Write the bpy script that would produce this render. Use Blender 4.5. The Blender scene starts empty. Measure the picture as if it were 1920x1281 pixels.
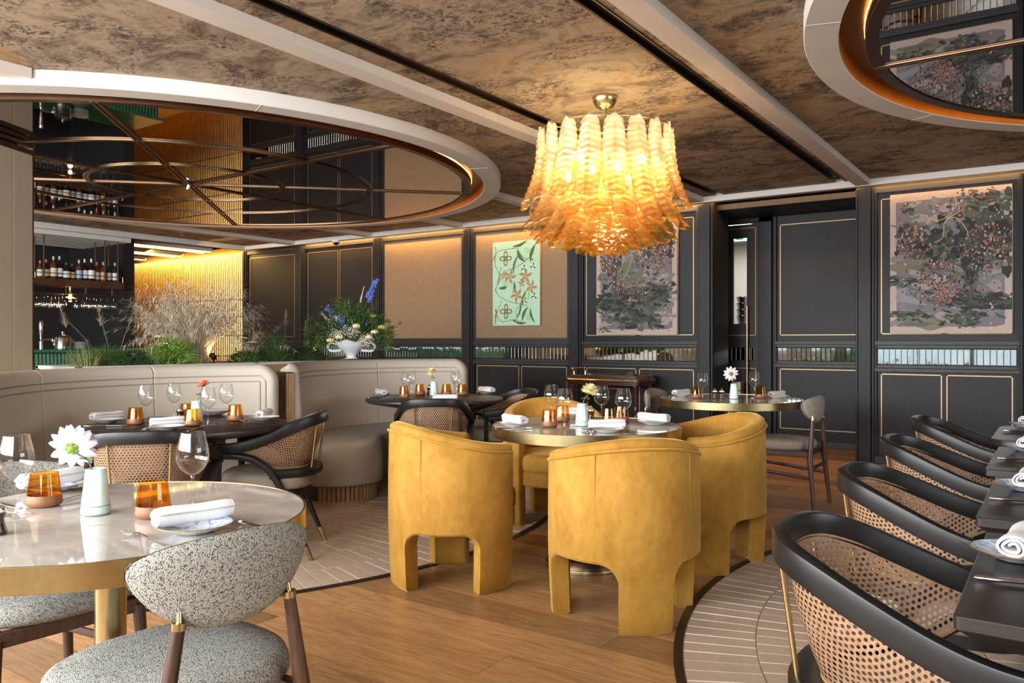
import bpy, math, random
from mathutils import Vector, Matrix
R_ = random.Random(7)
PI = math.pi; rad = math.radians
sin, cos = math.sin, math.cos
scene = bpy.context.scene
COL = scene.collection

# ------------------------------------------------------------------ camera
cam = bpy.data.cameras.new('camera'); cam.lens = 28.0; cam.sensor_width = 36.0
cam.clip_start = .05; cam.clip_end = 100
co = bpy.data.objects.new('camera', cam); COL.objects.link(co)
co.location = (0, 0, 1.2); co.rotation_euler = (rad(90), 0, rad(34.7))
scene.camera = co
# ------------------------------------------------------------------ world, exposure
w = bpy.data.worlds.new('world'); scene.world = w; w.use_nodes = True
w.node_tree.nodes['Background'].inputs[0].default_value = (.80, .90, 1.0, 1)
w.node_tree.nodes['Background'].inputs[1].default_value = 1.0
vs = scene.view_settings
vs.view_transform = 'Standard'; vs.look = 'None'; vs.gamma = 1; vs.use_curve_mapping = False
vs.exposure = 0.0
cy = scene.cycles
cy.max_bounces = 10; cy.diffuse_bounces = 4; cy.glossy_bounces = 5; cy.transmission_bounces = 4
cy.transparent_max_bounces = 24; cy.caustics_reflective = False; cy.caustics_refractive = False
cy.sample_clamp_indirect = 4.0; cy.sample_clamp_direct = 0
cy.use_denoising = True


def light(name, kind, loc, power, color, size=.1, size_y=None, target=None, spread=None, direction=None):
    l = bpy.data.lights.new(name, kind); l.energy = power; l.color = color
    o = bpy.data.objects.new(name, l); COL.objects.link(o); o.location = loc
    if kind == 'AREA':
        l.shape = 'RECTANGLE'; l.size = size; l.size_y = size_y or size
        if spread: l.spread = rad(spread)
    elif kind == 'SUN':
        l.angle = size
    else:
        l.shadow_soft_size = size
    if target is not None: direction = Vector(target) - Vector(loc)
    if direction is not None:
        o.rotation_euler = Vector(direction).to_track_quat('-Z', 'Y').to_euler()
    return o


DAY = (.96, .98, 1.0); WARM = (1.0, .56, .20); LED = (1.0, .52, .15)
YW = -2.4                                   # the window wall behind the camera
for x_, p_ in ((-9.1, 370), (-6.1, 440), (-3.1, 390), (-.15, 220)):
    light('daylight', 'AREA', (x_, YW + .10, 1.90), p_, DAY, 2.8, 1.25, direction=(0, 1, -.12))
light('daylight', 'AREA', (5.9, 3.2, 1.9), 190, DAY, 4.5, 1.3, direction=(-1, 0, -.1))

# ------------------------------------------------------------------ mesh builder
class B:
    def __init__(s): s.v = []; s.f = []; s.m = []; s.c = None
    def add(s, vs_, fs, mi=0, M=None):
        k = len(s.v)
        s.v += [tuple(M @ Vector(p)) for p in vs_] if M is not None else [tuple(p) for p in vs_]
        s.f += [tuple(i + k for i in f) for f in fs]; s.m += [mi] * len(fs)
        return s
    def box(s, c, d, rz=0, mi=0, M=None, taper=1.0):
        x, y, z = (q / 2 for q in d); t = taper
        vs_ = [(-x*t, -y*t, -z), (x*t, -y*t, -z), (x*t, y*t, -z), (-x*t, y*t, -z), (-x, -y, z), (x, -y, z), (x, y, z), (-x, y, z)]
        T = Matrix.Translation(c) @ Matrix.Rotation(rz, 4, 'Z')
        if M is not None: T = M @ T
        return s.add(vs_, [(0, 3, 2, 1), (4, 5, 6, 7), (0, 1, 5, 4), (1, 2, 6, 5), (2, 3, 7, 6), (3, 0, 4, 7)], mi, T)
    def bb(s, a, b, mi=0):                   # box between two corners
        return s.box([(p + q) / 2 for p, q in zip(a, b)], [abs(q - p) for p, q in zip(a, b)], 0, mi)
    def lathe(s, prof, n=24, c=(0, 0, 0), mi=0, a0=0, a1=2 * PI, M=None, sx=1, sy=1):
        full = abs(a1 - a0 - 2 * PI) < 1e-6; k = n if full else n + 1
        vs_ = []; fs = []
        for r, z in prof:
            for i in range(k):
                a = a0 + (a1 - a0) * i / n
                vs_.append((c[0] + r * cos(a) * sx, c[1] + r * sin(a) * sy, c[2] + z))
        for j in range(len(prof) - 1):
            for i in range(n):
                i2 = (i + 1) % k
                fs.append((j*k + i, j*k + i2, (j+1)*k + i2, (j+1)*k + i))
        return s.add(vs_, fs, mi, M)
    def cyl(s, p0, p1, r0, r1=None, n=12, mi=0, caps=True):
        return s.tube([p0, p1], [r0, r0 if r1 is None else r1], n, mi, caps)
    def tube(s, pts, r, n=8, mi=0, caps=True, closed=False, flat=1.0, up=(0, 0, 1)):
        sec = [(cos(2*PI*i/n), sin(2*PI*i/n) * flat) for i in range(n)]
        return s.sweep(pts, sec, r, mi, caps, closed, up)
    def sweep(s, pts, sec, r=1.0, mi=0, caps=True, closed=False, up=(0, 0, 1)):
        P = [Vector(p) for p in pts]; n = len(sec); N = len(P); vs_ = []; fs = []
        rr = r if isinstance(r, (list, tuple)) else [r] * N
        prev = None
        for i, p in enumerate(P):
            a = P[(i - 1) % N] if (closed or i > 0) else p
            b = P[(i + 1) % N] if (closed or i < N - 1) else p
            t = (b - a).normalized(); U = Vector(up)
            side = t.cross(U)
            if side.length < 1e-3: side = prev if prev is not None else t.cross(Vector((0, 1, 0.01)))
            side.normalize()
            if prev is not None and side.dot(prev) < 0 and abs(t.dot(U)) > .8: side = -side
            prev = side; u2 = side.cross(t).normalized()
            for (x, y) in sec: vs_.append(p + side * x * rr[i] + u2 * y * rr[i])
        m = N if closed else N - 1
        for j in range(m):
            for i in range(n):
                fs.append((j*n + i, j*n + (i+1) % n, ((j+1) % N)*n + (i+1) % n, ((j+1) % N)*n + i))
        if caps and not closed:
            fs.append(tuple(range(n - 1, -1, -1))); fs.append(tuple((N-1)*n + i for i in range(n)))
        return s.add(vs_, fs, mi)
    def prism(s, poly, z0, z1, mi=0, M=None):
        n = len(poly)
        vs_ = [(x, y, z0) for x, y in poly] + [(x, y, z1) for x, y in poly]
        fs = [tuple(range(n - 1, -1, -1)), tuple(range(n, 2*n))] + [(i, (i+1) % n, n + (i+1) % n, n + i) for i in range(n)]
        return s.add(vs_, fs, mi, M)
    def ell(s, c, rx, ry, rz, nu=12, nv=8, mi=0, M=None):
        prof = [(max(sin(PI*j/nv), 1e-4), -cos(PI*j/nv)) for j in range(nv + 1)]
        vs_ = []; fs = []
        for r, z in prof:
            for i in range(nu):
                a = 2*PI*i/nu; vs_.append((c[0] + rx*r*cos(a), c[1] + ry*r*sin(a), c[2] + rz*z))
        for j in range(nv):
            for i in range(nu): fs.append((j*nu + i, j*nu + (i+1) % nu, (j+1)*nu + (i+1) % nu, (j+1)*nu + i))
        return s.add(vs_, fs, mi, M)
    def grid(s, fn, nu, nv, mi=0, closed_u=False):
        k = nu if closed_u else nu + 1
        vs_ = [fn(i / nu, j / nv) for j in range(nv + 1) for i in range(k)]
        fs = [(j*k + i, j*k + (i+1) % k, (j+1)*k + (i+1) % k, (j+1)*k + i) for j in range(nv) for i in range(nu)]
        return s.add(vs_, fs, mi)
    def mesh(s, name, mats, smooth=40):
        me = bpy.data.meshes.new(name); me.from_pydata(s.v, [], s.f)
        for m in (mats if isinstance(mats, (list, tuple)) else [mats]): me.materials.append(m)
        if len(me.materials) > 1: me.polygons.foreach_set('material_index', s.m)
        if smooth:
            me.polygons.foreach_set('use_smooth', [True] * len(me.polygons))
            me.set_sharp_from_angle(angle=rad(smooth))
        if s.c is not None:
            ca = me.color_attributes.new('tint', 'FLOAT_COLOR', 'CORNER')
            ca.data.foreach_set('color', [x for f, c in zip(s.f, s.c) for _ in f for x in (*c, 1)])
        me.update(); return me


def link(name, me, parent=None, loc=(0, 0, 0), rot=(0, 0, 0), scale=None):
    o = bpy.data.objects.new(name, me); COL.objects.link(o)
    o.location = loc; o.rotation_euler = rot
    if scale: o.scale = scale
    if parent is not None: o.parent = parent
    return o


def obj(name, b, mats, parent=None, smooth=40, bev=0, sub=0, loc=(0, 0, 0), rot=(0, 0, 0), seg=2):
    o = link(name, b.mesh(name, mats, smooth), parent, loc, rot)
    if sub:
        m = o.modifiers.new('sub', 'SUBSURF'); m.levels = m.render_levels = sub
    if bev:
        m = o.modifiers.new('bev', 'BEVEL'); m.width = bev; m.segments = seg; m.limit_method = 'ANGLE'; m.angle_limit = rad(40)
    return o


def tag(o, label, cat, group=None, kind=None):
    o['label'] = label; o['category'] = cat
    if group: o['group'] = group
    if kind: o['kind'] = kind
    return o


def thing(name, label, cat, loc=(0, 0, 0), rz=0, group=None):
    o = bpy.data.objects.new(name, None); COL.objects.link(o); o.empty_display_size = .05
    o.location = loc; o.rotation_euler = (0, 0, rz)
    return tag(o, label, cat, group)


def struct(name, b, mats, parent=None, **k):
    o = obj(name, b, mats, parent, **k)
    if parent is None: o['kind'] = 'structure'
    return o


KIDS = {}
def dup(root, label, loc, rz=0, group=None, scale=None):
    r = root.copy(); COL.objects.link(r); r.location = loc; r.rotation_euler = (0, 0, rz); r['label'] = label
    if group: r['group'] = group
    if scale: r.scale = scale
    for ch in root.children:
        c = ch.copy(); COL.objects.link(c); c.parent = r
        for g in ch.children:
            d = g.copy(); COL.objects.link(d); d.parent = c
    return r


def face(dx, dy): return math.atan2(-dx, dy)      # turns local +Y to (dx, dy)


def cat_rom(P, n=8, closed=False):
    P = [Vector(p) for p in P]; out = []; N = len(P)
    for i in range(N if closed else N - 1):
        if closed: a, b, c, d = (P[(i + k) % N] for k in (-1, 0, 1, 2))
        else: a, b, c, d = P[max(i-1, 0)], P[i], P[i+1], P[min(i+2, N-1)]
        for j in range(n):
            t = j / n
            out.append(.5 * ((2*b) + (c - a)*t + (2*a - 5*b + 4*c - d)*t*t + (3*b - a - 3*c + d)*t**3))
    if not closed: out.append(P[-1])
    return out


def rsec(w_, h_, r=.3):                            # rounded rectangle section, full size w x h
    out = []; q = min(w_, h_) * r
    for cx_, cy_, a0 in ((1, 1, 0), (-1, 1, 90), (-1, -1, 180), (1, -1, 270)):
        for k in range(3):
            a = rad(a0 + 45*k); out.append((cx_*(w_/2 - q) + q*cos(a), cy_*(h_/2 - q) + q*sin(a)))
    return out


# ------------------------------------------------------------------ materials
def newmat(name):
    m = bpy.data.materials.new(name); m.use_nodes = True
    nt = m.node_tree; return m, nt, nt.nodes['Principled BSDF']


def setp(p, **k):
    names = dict(base='Base Color', rough='Roughness', metal='Metallic', spec='Specular IOR Level', coat='Coat Weight', coatr='Coat Roughness',
                 sheen='Sheen Weight', sheenr='Sheen Roughness', sheent='Sheen Tint', trans='Transmission Weight', em='Emission Color', ems='Emission Strength', ani='Anisotropic', sss='Subsurface Weight')
    for a, v in k.items():
        p.inputs[names[a]].default_value = (*v, 1) if isinstance(v, tuple) and len(v) == 3 else v


def node(nt, t, **k):
    n = nt.nodes.new(t)
    for a, v in k.items():
        if a in n.inputs: n.inputs[a].default_value = v
        else: setattr(n, a, v)
    return n


def coords(nt, scale=(1, 1, 1), kind='Object', rand=False, rot=(0, 0, 0)):
    tc = node(nt, 'ShaderNodeTexCoord'); mp = node(nt, 'ShaderNodeMapping'); mp.inputs['Scale'].default_value = scale; mp.inputs['Rotation'].default_value = rot
    nt.links.new(tc.outputs[kind], mp.inputs['Vector'])
    if rand:
        oi = node(nt, 'ShaderNodeObjectInfo'); mu = node(nt, 'ShaderNodeVectorMath', operation='SCALE'); mu.inputs[0].default_value = (37, 91, 13)
        nt.links.new(oi.outputs['Random'], mu.inputs['Scale']); nt.links.new(mu.outputs[0], mp.inputs['Location'])
    return mp.outputs[0]


def noise(nt, vec, scale=5, detail=4, rough=.5, dist=0):
    n = node(nt, 'ShaderNodeTexNoise'); n.inputs['Scale'].default_value = scale; n.inputs['Detail'].default_value = detail
    n.inputs['Roughness'].default_value = rough; n.inputs['Distortion'].default_value = dist
    nt.links.new(vec, n.inputs['Vector']); return n.outputs['Fac']


def ramp(nt, fac, stops):
    r = node(nt, 'ShaderNodeValToRGB'); e = r.color_ramp.elements
    while len(e) < len(stops): e.new(.5)
    for q, (p, c) in zip(e, stops): q.position = p; q.color = (*c, 1) if len(c) == 3 else c
    nt.links.new(fac, r.inputs[0]); return r.outputs[0]


def mix(nt, fac, a, b, mode='MIX'):
    m = node(nt, 'ShaderNodeMix', data_type='RGBA', blend_type=mode)
    for s, v in ((m.inputs[0], fac), (m.inputs[6], a), (m.inputs[7], b)):
        if hasattr(v, 'links'): nt.links.new(v, s)
        else: s.default_value = (*v, 1) if isinstance(v, tuple) else v
    return m.outputs[2]


def bump(nt, p, h, strength=.2, dist=.005):
    b = node(nt, 'ShaderNodeBump'); b.inputs['Strength'].default_value = strength; b.inputs['Distance'].default_value = dist
    nt.links.new(h, b.inputs['Height']); nt.links.new(b.outputs[0], p.inputs['Normal'])


def plain(name, base, rough=.5, metal=0, var=.12, scale=20, **k):   # a plain finish with slight mottling
    m, nt, p = newmat(name); setp(p, base=base, rough=rough, metal=metal, **k)
    if var:
        f = noise(nt, coords(nt), scale, 3)
        c = ramp(nt, f, [(.3, tuple(q*(1-var) for q in base)), (.7, tuple(min(1, q*(1+var)) for q in base))])
        nt.links.new(c, p.inputs['Base Color'])
    return m


def wood(name, lo, hi, rough=.45, along='X', scale=1.0, rand=True, b=.15, tone=.25, **k):
    m, nt, p = newmat(name); setp(p, rough=rough, **k)
    s = {'X': (1.2, 14, 14), 'Y': (14, 1.2, 14), 'Z': (14, 14, 1.2)}[along]
    v = coords(nt, tuple(q*scale for q in s), rand=rand)
    f = noise(nt, v, 1.6, 6, .6, 1.2); g = noise(nt, v, 9, 3, .5, .2)
    c = ramp(nt, f, [(.25, lo), (.75, hi)])
    c = mix(nt, .35, c, ramp(nt, g, [(.35, tuple(q*.7 for q in lo)), (.65, hi)]))
    if rand:
        oi = node(nt, 'ShaderNodeObjectInfo')
        c = mix(nt, 1.0, c, ramp(nt, oi.outputs['Random'], [(0, (1-tone,)*3), (.5, (1, .97, .94)), (1, (1+tone*.3,)*3)]), 'MULTIPLY')
    nt.links.new(c, p.inputs['Base Color']); bump(nt, p, g, b, .002)
    return m


def emit(name, col, s):
    m, nt, p = newmat(name); setp(p, base=(0, 0, 0), em=col, ems=s); return m


def thin_glass(name, tint=(1, 1, 1), edge=.75, base=.05, power=3.0, gloss=(1, 1, 1), rough=.0):
    m, nt, p = newmat(name); nt.nodes.remove(p)
    out = nt.nodes['Material Output']
    lw = node(nt, 'ShaderNodeLayerWeight'); lw.inputs[0].default_value = .5
    pw = node(nt, 'ShaderNodeMath', operation='POWER'); pw.inputs[1].default_value = power
    ma = node(nt, 'ShaderNodeMath', operation='MULTIPLY_ADD'); ma.inputs[1].default_value = edge; ma.inputs[2].default_value = base
    nt.links.new(lw.outputs['Facing'], pw.inputs[0]); nt.links.new(pw.outputs[0], ma.inputs[0])
    t = node(nt, 'ShaderNodeBsdfTransparent'); t.inputs[0].default_value = (*tint, 1)
    g = node(nt, 'ShaderNodeBsdfGlossy'); g.inputs[0].default_value = (*gloss, 1); g.inputs['Roughness'].default_value = rough
    x = node(nt, 'ShaderNodeMixShader'); nt.links.new(ma.outputs[0], x.inputs[0]); nt.links.new(t.outputs[0], x.inputs[1]); nt.links.new(g.outputs[0], x.inputs[2])
    nt.links.new(x.outputs[0], out.inputs[0]); return m


M = {}
M['oak'] = wood('oak floor', (.27, .125, .048), (.56, .325, .145), .36, 'X', 1.0, tone=.42)
M['joint'] = plain('pale floor joint', (.52, .38, .24), .5, 0, .1)
M['dark'] = wood('black stained oak', (.0065, .0068, .008), (.0155, .016, .018), .48, 'Z', 1.6, rand=True, b=.35, tone=.1, spec=.28)
M['darkX'] = wood('black stained oak rail', (.0065, .0068, .008), (.0155, .016, .018), .48, 'X', 1.6, b=.35, tone=.1)
M['black'] = plain('matt black', (.010, .010, .011), .5, 0, .2)
M['chairblack'] = plain('black lacquered wood', (.010, .009, .009), .38, 0, .2, spec=.32)
M['tabledark'] = wood('dark stained table top', (.010, .0085, .008), (.027, .021, .018), .36, 'X', 1.0, b=.12)
M['walnut'] = wood('walnut', (.030, .014, .008), (.085, .040, .022), .42, 'Z', 1.5)
M['mahogany'] = wood('mahogany', (.022, .008, .004), (.06, .020, .009), .25, 'X', 1.5, coat=.4)
M['flute'] = wood('fluted oak', (.34, .20, .095), (.56, .37, .19), .5, 'Z', 1.5, tone=.2)
M['brass'] = plain('brushed brass', (.46, .375, .19), .27, 1, .06, 60)
M['brassdull'] = plain('brass inlay', (.36, .27, .16), .5, 1, .06, 60)
M['bronze'] = plain('bronze', (.12, .075, .045), .34, 1, .10, 8)
M['bronzegold'] = plain('gilded cove', (.42, .20, .055), .34, 1, .12, 5)
M['steel'] = plain('polished steel', (.58, .57, .55), .17, 1, .03)
M['chrome'] = plain('chrome', (.85, .85, .85), .08, 1, 0)
M['white'] = plain('warm white paint', (.57, .555, .52), .6, 0, .03, 3)
M['beam'] = plain('ceiling beam paint', (.56, .515, .46), .6, 0, .03, 3)
M['porcelain'] = plain('white porcelain', (.70, .72, .72), .12, 0, .02, 10)
M['celadon'] = plain('celadon glaze', (.52, .67, .63), .15, 0, .04, 25)
M['goldrim'] = plain('gilt rim', (.62, .38, .12), .3, 1, .1, 80)
M['stoneglaze'] = plain('brown line glaze', (.09, .06, .04), .4)
M['tile'] = plain('beige floor tile', (.54, .42, .32), .36, 0, .10, 6)
M['grout'] = plain('pale grout', (.40, .36, .31), .8, 0, .1, 40)
M['strip'] = plain('dark floor trim', (.018, .012, .010), .4, 0, .2)
M['whitecloth'] = plain('white napkin linen', (.66, .66, .67), .9, 0, .03, 90)
M['frost'] = plain('frosted amber glass', (.205, .088, .030), .45, 0, .08, 30, sss=.1)
M['amber'] = thin_glass('amber glass', (.86, .50, .09), .45, .05, 3.5, (1, .8, .5))
M['glass'] = thin_glass('clear glass', (.97, .98, .98), .85, .05, 2.6)
M['glasshang'] = thin_glass('bar glass', (.97, .98, .98), .30, .06, 3.0)
M['pane'] = thin_glass('window pane', (.95, .97, .97), .5, .05, 4)
M['green'] = plain('green tile', (.03, .12, .06), .25, 0, .2)
M['slat'] = plain('pale slat', (.50, .49, .46), .6, 0, .05)
M['mirror'] = plain('antique mirror glass', (.80, .86, .83), .03, 1, .02, 8)
M['discmirror'] = plain('tinted mirror', (.46, .43, .42), .015, 1, .03, 1.5)
M['leather'] = plain('black plastic', (.01, .01, .01), .3)
M['kitchen'] = plain('kitchen wall', (.72, .70, .64), .6, 0, .03)
M['ledwarm'] = emit('warm light strip', (1, .55, .16), 7)
M['ledcove'] = emit('cove light strip', (1, .50, .14), 5)
M['ledwhite'] = emit('white ceiling lamp', (1, .95, .85), 6)
M['bulb'] = emit('lamp bulb', (1, .62, .25), 60)
M['signgreen'] = emit('green sign', (.02, .5, .16), 1.2)
M['camglass'] = plain('camera dome', (.01, .01, .012), .05)
M['soil'] = plain('soil', (.03, .02, .013), .9, 0, .4, 60)

# linen
def fabric(name, lo, hi, sc=400, rough=.9, st=.25, **k):
    m, nt, p = newmat(name); setp(p, rough=rough, spec=.2, **k)
    v = coords(nt, rand=True)
    a = node(nt, 'ShaderNodeTexWave', wave_type='BANDS', bands_direction='Z'); a.inputs['Scale'].default_value = sc; a.inputs['Distortion'].default_value = 2.5; a.inputs['Detail'].default_value = 2
    b = node(nt, 'ShaderNodeTexWave', wave_type='BANDS', bands_direction='DIAGONAL'); b.inputs['Scale'].default_value = sc*.8; b.inputs['Distortion'].default_value = 2.5; b.inputs['Detail'].default_value = 2
    nt.links.new(v, a.inputs[0]); nt.links.new(v, b.inputs[0])
    f = mix(nt, .5, a.outputs[0], b.outputs[0])
    g = mix(nt, .5, f, noise(nt, v, 260, 3))
    nt.links.new(ramp(nt, g, [(.25, lo), (.75, hi)]), p.inputs['Base Color']); bump(nt, p, g, st, .0015)
    return m
M['linen'] = fabric('banquette linen', (.42, .375, .31), (.55, .495, .42), 120)
M['linenwall'] = fabric('wall linen', (.42, .345, .255), (.56, .47, .36), 90)
M['seatcloth'] = fabric('woven seat fabric', (.20, .17, .125), (.37, .32, .245), 110, st=.5)

def boucle(name, dark, light_, sc=1.0):
    m, nt, p = newmat(name); setp(p, rough=.95, spec=.15)
    v = coords(nt, (1, 1, 1))
    vo = node(nt, 'ShaderNodeTexVoronoi'); vo.inputs['Scale'].default_value = 430*sc; vo.inputs['Randomness'].default_value = .8
    nt.links.new(v, vo.inputs['Vector'])
    sep = node(nt, 'ShaderNodeSeparateColor'); nt.links.new(vo.outputs['Color'], sep.inputs[0])
    c = ramp(nt, sep.outputs[0], [(0, dark), (.17, dark), (.30, tuple((a+b)/2 for a, b in zip(dark, light_))), (.42, light_), (1, light_)])
    c = mix(nt, .22, c, ramp(nt, noise(nt, v, 420*sc, 3), [(.4, tuple(q*.5 for q in light_)), (.6, light_)]))
    nt.links.new(c, p.inputs['Base Color'])
    inv = node(nt, 'ShaderNodeMath', operation='SUBTRACT'); inv.inputs[0].default_value = 1; nt.links.new(vo.outputs['Distance'], inv.inputs[1])
    bump(nt, p, inv.outputs[0], .6, .003)
    return m
M['boucle'] = boucle('black and white boucle', (.03, .034, .042), (.37, .36, .31))
M['boucle2'] = boucle('grey boucle', (.14, .12, .10), (.33, .30, .25), .8)

def velvet():
    m, nt, p = newmat('mustard velvet'); setp(p, rough=.75, spec=.15, sheen=.55, sheenr=.35, sheent=(1, .72, .25))
    v = coords(nt, (1, 1, .55), rand=True)
    f = noise(nt, v, 5, 6, .6, 1.0); g = noise(nt, v, 35, 4, .6, .5)
    c = ramp(nt, f, [(.30, (.285, .135, .016)), (.50, (.385, .195, .030)), (.72, (.475, .265, .055))])
    c = mix(nt, .3, c, ramp(nt, g, [(.3, (.25, .118, .014)), (.7, (.48, .275, .06))]))
    nt.links.new(c, p.inputs['Base Color']); bump(nt, p, noise(nt, v, 500, 2), .08, .001)
    return m
M['velvet'] = velvet()

def marble():
    m, nt, p = newmat('cream marble'); setp(p, rough=.035, spec=.75, coat=.35, coatr=.02)
    v = coords(nt, (1, 2.2, 1))
    f = noise(nt, v, 4, 8, .6, 1.5)
    c = ramp(nt, f, [(.30, (.42, .38, .335)), (.5, (.50, .465, .42)), (.7, (.56, .53, .485))])
    nt.links.new(c, p.inputs['Base Color']); return m
M['marble'] = marble()

def plate_print():
    m, nt, p = newmat('blue printed porcelain'); setp(p, rough=.12)
    v = coords(nt); f = noise(nt, v, 26, 3, .5, 1.0)
    c = ramp(nt, f, [(.50, (.70, .72, .73)), (.56, (.16, .27, .50)), (.60, (.45, .54, .65)), (.66, (.70, .72, .73))])
    nt.links.new(c, p.inputs['Base Color']); return m
M['plate'] = plate_print()

def wallpaper():
    m, nt, p = newmat('painted wallpaper'); setp(p, rough=.75, spec=.2)
    v = coords(nt, (1, 1.7, 1), 'Object', rand=False)
    g = node(nt, 'ShaderNodeNewGeometry'); mp = node(nt, 'ShaderNodeMapping'); mp.inputs['Scale'].default_value = (.95, 1.25, 1); mp.inputs['Rotation'].default_value = (0, 0, .35)
    nt.links.new(g.outputs['Position'], mp.inputs[0]); v = mp.outputs[0]
    a = noise(nt, v, 2.2, 9, .62, 1.4)
    c = ramp(nt, a, [(.28, (.095, .070, .048)), (.40, (.21, .16, .108)), (.50, (.36, .29, .205)), (.60, (.31, .235, .155)), (.72, (.47, .395, .295))])
    b = noise(nt, v, 1.9, 7, .6, .8); k = noise(nt, v, 14, 8, .75, 2.0); k2 = noise(nt, v, 45, 4, .8, 1.5)
    mu = node(nt, 'ShaderNodeMath', operation='MULTIPLY'); nt.links.new(ramp(nt, b, [(.44, (0,)*3), (.54, (1,)*3)]), mu.inputs[0]); nt.links.new(ramp(nt, k, [(.48, (0,)*3), (.56, (1,)*3)]), mu.inputs[1])
    mu2 = node(nt, 'ShaderNodeMath', operation='MULTIPLY'); nt.links.new(mu.outputs[0], mu2.inputs[0]); nt.links.new(ramp(nt, k2, [(.38, (.45,)*3), (.55, (1,)*3)]), mu2.inputs[1])
    st_ = noise(nt, v, 3.1, 5, .6, .8)
    c = mix(nt, ramp(nt, st_, [(.54, (0,)*3), (.68, (.75,)*3)]), c, (.085, .060, .050))
    c = mix(nt, mu2.outputs[0], c, (.040, .032, .032))
    oc = noise(nt, v, 1.7, 6, .6, 1.2)
    c = mix(nt, ramp(nt, oc, [(.56, (0,)*3), (.68, (.55,)*3)]), c, (.42, .27, .11))
    rs = noise(nt, v, 6, 6, .6, 1.0)
    c = mix(nt, ramp(nt, rs, [(.62, (0,)*3), (.74, (.6,)*3)]), c, (.25, .095, .040))
    nt.links.new(c, p.inputs['Base Color']); return m
M['paper'] = wallpaper()

def cane_wall():
    m, nt, p = newmat('woven cane sheet'); setp(p, rough=.55)
    v = coords(nt, (1, 1, 1))
    sx = node(nt, 'ShaderNodeSeparateXYZ'); nt.links.new(v, sx.inputs[0])
    def sine(sock, freq, ph=0.0):
        a = node(nt, 'ShaderNodeMath', operation='MULTIPLY_ADD'); a.inputs[1].default_value = freq; a.inputs[2].default_value = ph; nt.links.new(sock, a.inputs[0])
        s = node(nt, 'ShaderNodeMath', operation='SINE'); nt.links.new(a.outputs[0], s.inputs[0]); return s.outputs[0]
    a = sine(sx.outputs[0], 2*PI/.034); b = sine(sx.outputs[2], 2*PI/.034)
    pr = node(nt, 'ShaderNodeMath', operation='MULTIPLY'); nt.links.new(a, pr.inputs[0]); nt.links.new(b, pr.inputs[1])
    h = node(nt, 'ShaderNodeMath', operation='MULTIPLY_ADD'); h.inputs[1].default_value = .5; h.inputs[2].default_value = .5; nt.links.new(pr.outputs[0], h.inputs[0])
    n2 = noise(nt, coords(nt, (30, 1, 3)), 4, 4)
    c = ramp(nt, h.outputs[0], [(.08, (.035, .018, .008)), (.32, (.22, .135, .065)), (.9, (.34, .225, .12))])
    c = mix(nt, .35, c, ramp(nt, n2, [(.3, (.16, .092, .043)), (.7, (.36, .24, .13))]))
    nt.links.new(c, p.inputs['Base Color']); bump(nt, p, h.outputs[0], .5, .004); return m
M['canewall'] = cane_wall()
M['cane'] = plain('woven chair cane', (.27, .158, .088), .5, 0, .22, 90)
M['caneborder'] = plain('cane binding', (.33, .21, .11), .55, 0, .15, 90)

def tinted():
    m, nt, p = newmat('paint'); setp(p, rough=.7)
    a = node(nt, 'ShaderNodeVertexColor', layer_name='tint'); f = noise(nt, coords(nt), 40, 4)
    nt.links.new(mix(nt, .25, a.outputs[0], mix(nt, 1.0, a.outputs[0], ramp(nt, f, [(.3, (.5,)*3), (.7, (1.2,)*3)]), 'MULTIPLY')), p.inputs['Base Color'])
    return m
M['paint'] = tinted()

def leafglass():
    m, nt, p = newmat('amber ribbed glass'); nt.nodes.remove(p); out = nt.nodes['Material Output']
    a = node(nt, 'ShaderNodeVertexColor', layer_name='tint')
    t = node(nt, 'ShaderNodeBsdfTransparent'); nt.links.new(a.outputs[0], t.inputs[0])
    tr = node(nt, 'ShaderNodeBsdfTranslucent'); nt.links.new(a.outputs[0], tr.inputs[0])
    g = node(nt, 'ShaderNodeBsdfGlossy'); g.inputs[0].default_value = (1, .93, .8, 1); g.inputs['Roughness'].default_value = .12
    x = node(nt, 'ShaderNodeMixShader'); x.inputs[0].default_value = .38
    nt.links.new(t.outputs[0], x.inputs[1]); nt.links.new(tr.outputs[0], x.inputs[2])
    lw = node(nt, 'ShaderNodeLayerWeight'); lw.inputs[0].default_value = .35
    mm = node(nt, 'ShaderNodeMath', operation='MULTIPLY_ADD'); mm.inputs[1].default_value = .5; mm.inputs[2].default_value = .06; nt.links.new(lw.outputs['Facing'], mm.inputs[0])
    y = node(nt, 'ShaderNodeMixShader'); nt.links.new(mm.outputs[0], y.inputs[0]); nt.links.new(x.outputs[0], y.inputs[1]); nt.links.new(g.outputs[0], y.inputs[2])
    nt.links.new(y.outputs[0], out.inputs[0]); return m
M['leafglass'] = leafglass()

def leafmat(name, lo, hi, tr=.3):
    m, nt, p = newmat(name); setp(p, rough=.55)
    f = noise(nt, coords(nt), 14, 3); nt.links.new(ramp(nt, f, [(.3, lo), (.7, hi)]), p.inputs['Base Color'])
    return m
M['leaf'] = leafmat('green leaf', (.035, .085, .018), (.10, .20, .045))
M['leafdark'] = leafmat('dark leaf', (.018, .045, .012), (.05, .11, .03))
M['lime'] = leafmat('lime frond', (.14, .30, .03), (.30, .50, .08))
M['plume'] = leafmat('grass plume', (.52, .45, .34), (.80, .73, .60))
M['straw'] = leafmat('dry grass', (.36, .28, .16), (.66, .57, .42))
M['tuft'] = leafmat('pale green grass', (.17, .22, .05), (.42, .44, .17))
M['stem'] = leafmat('flower stem', (.06, .11, .03), (.13, .20, .07))
M['stembrown'] = leafmat('brown stem', (.07, .04, .04), (.14, .09, .08))
M['petalwhite'] = plain('cream petal', (.82, .76, .60), .6, 0, .06, 20)
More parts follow.
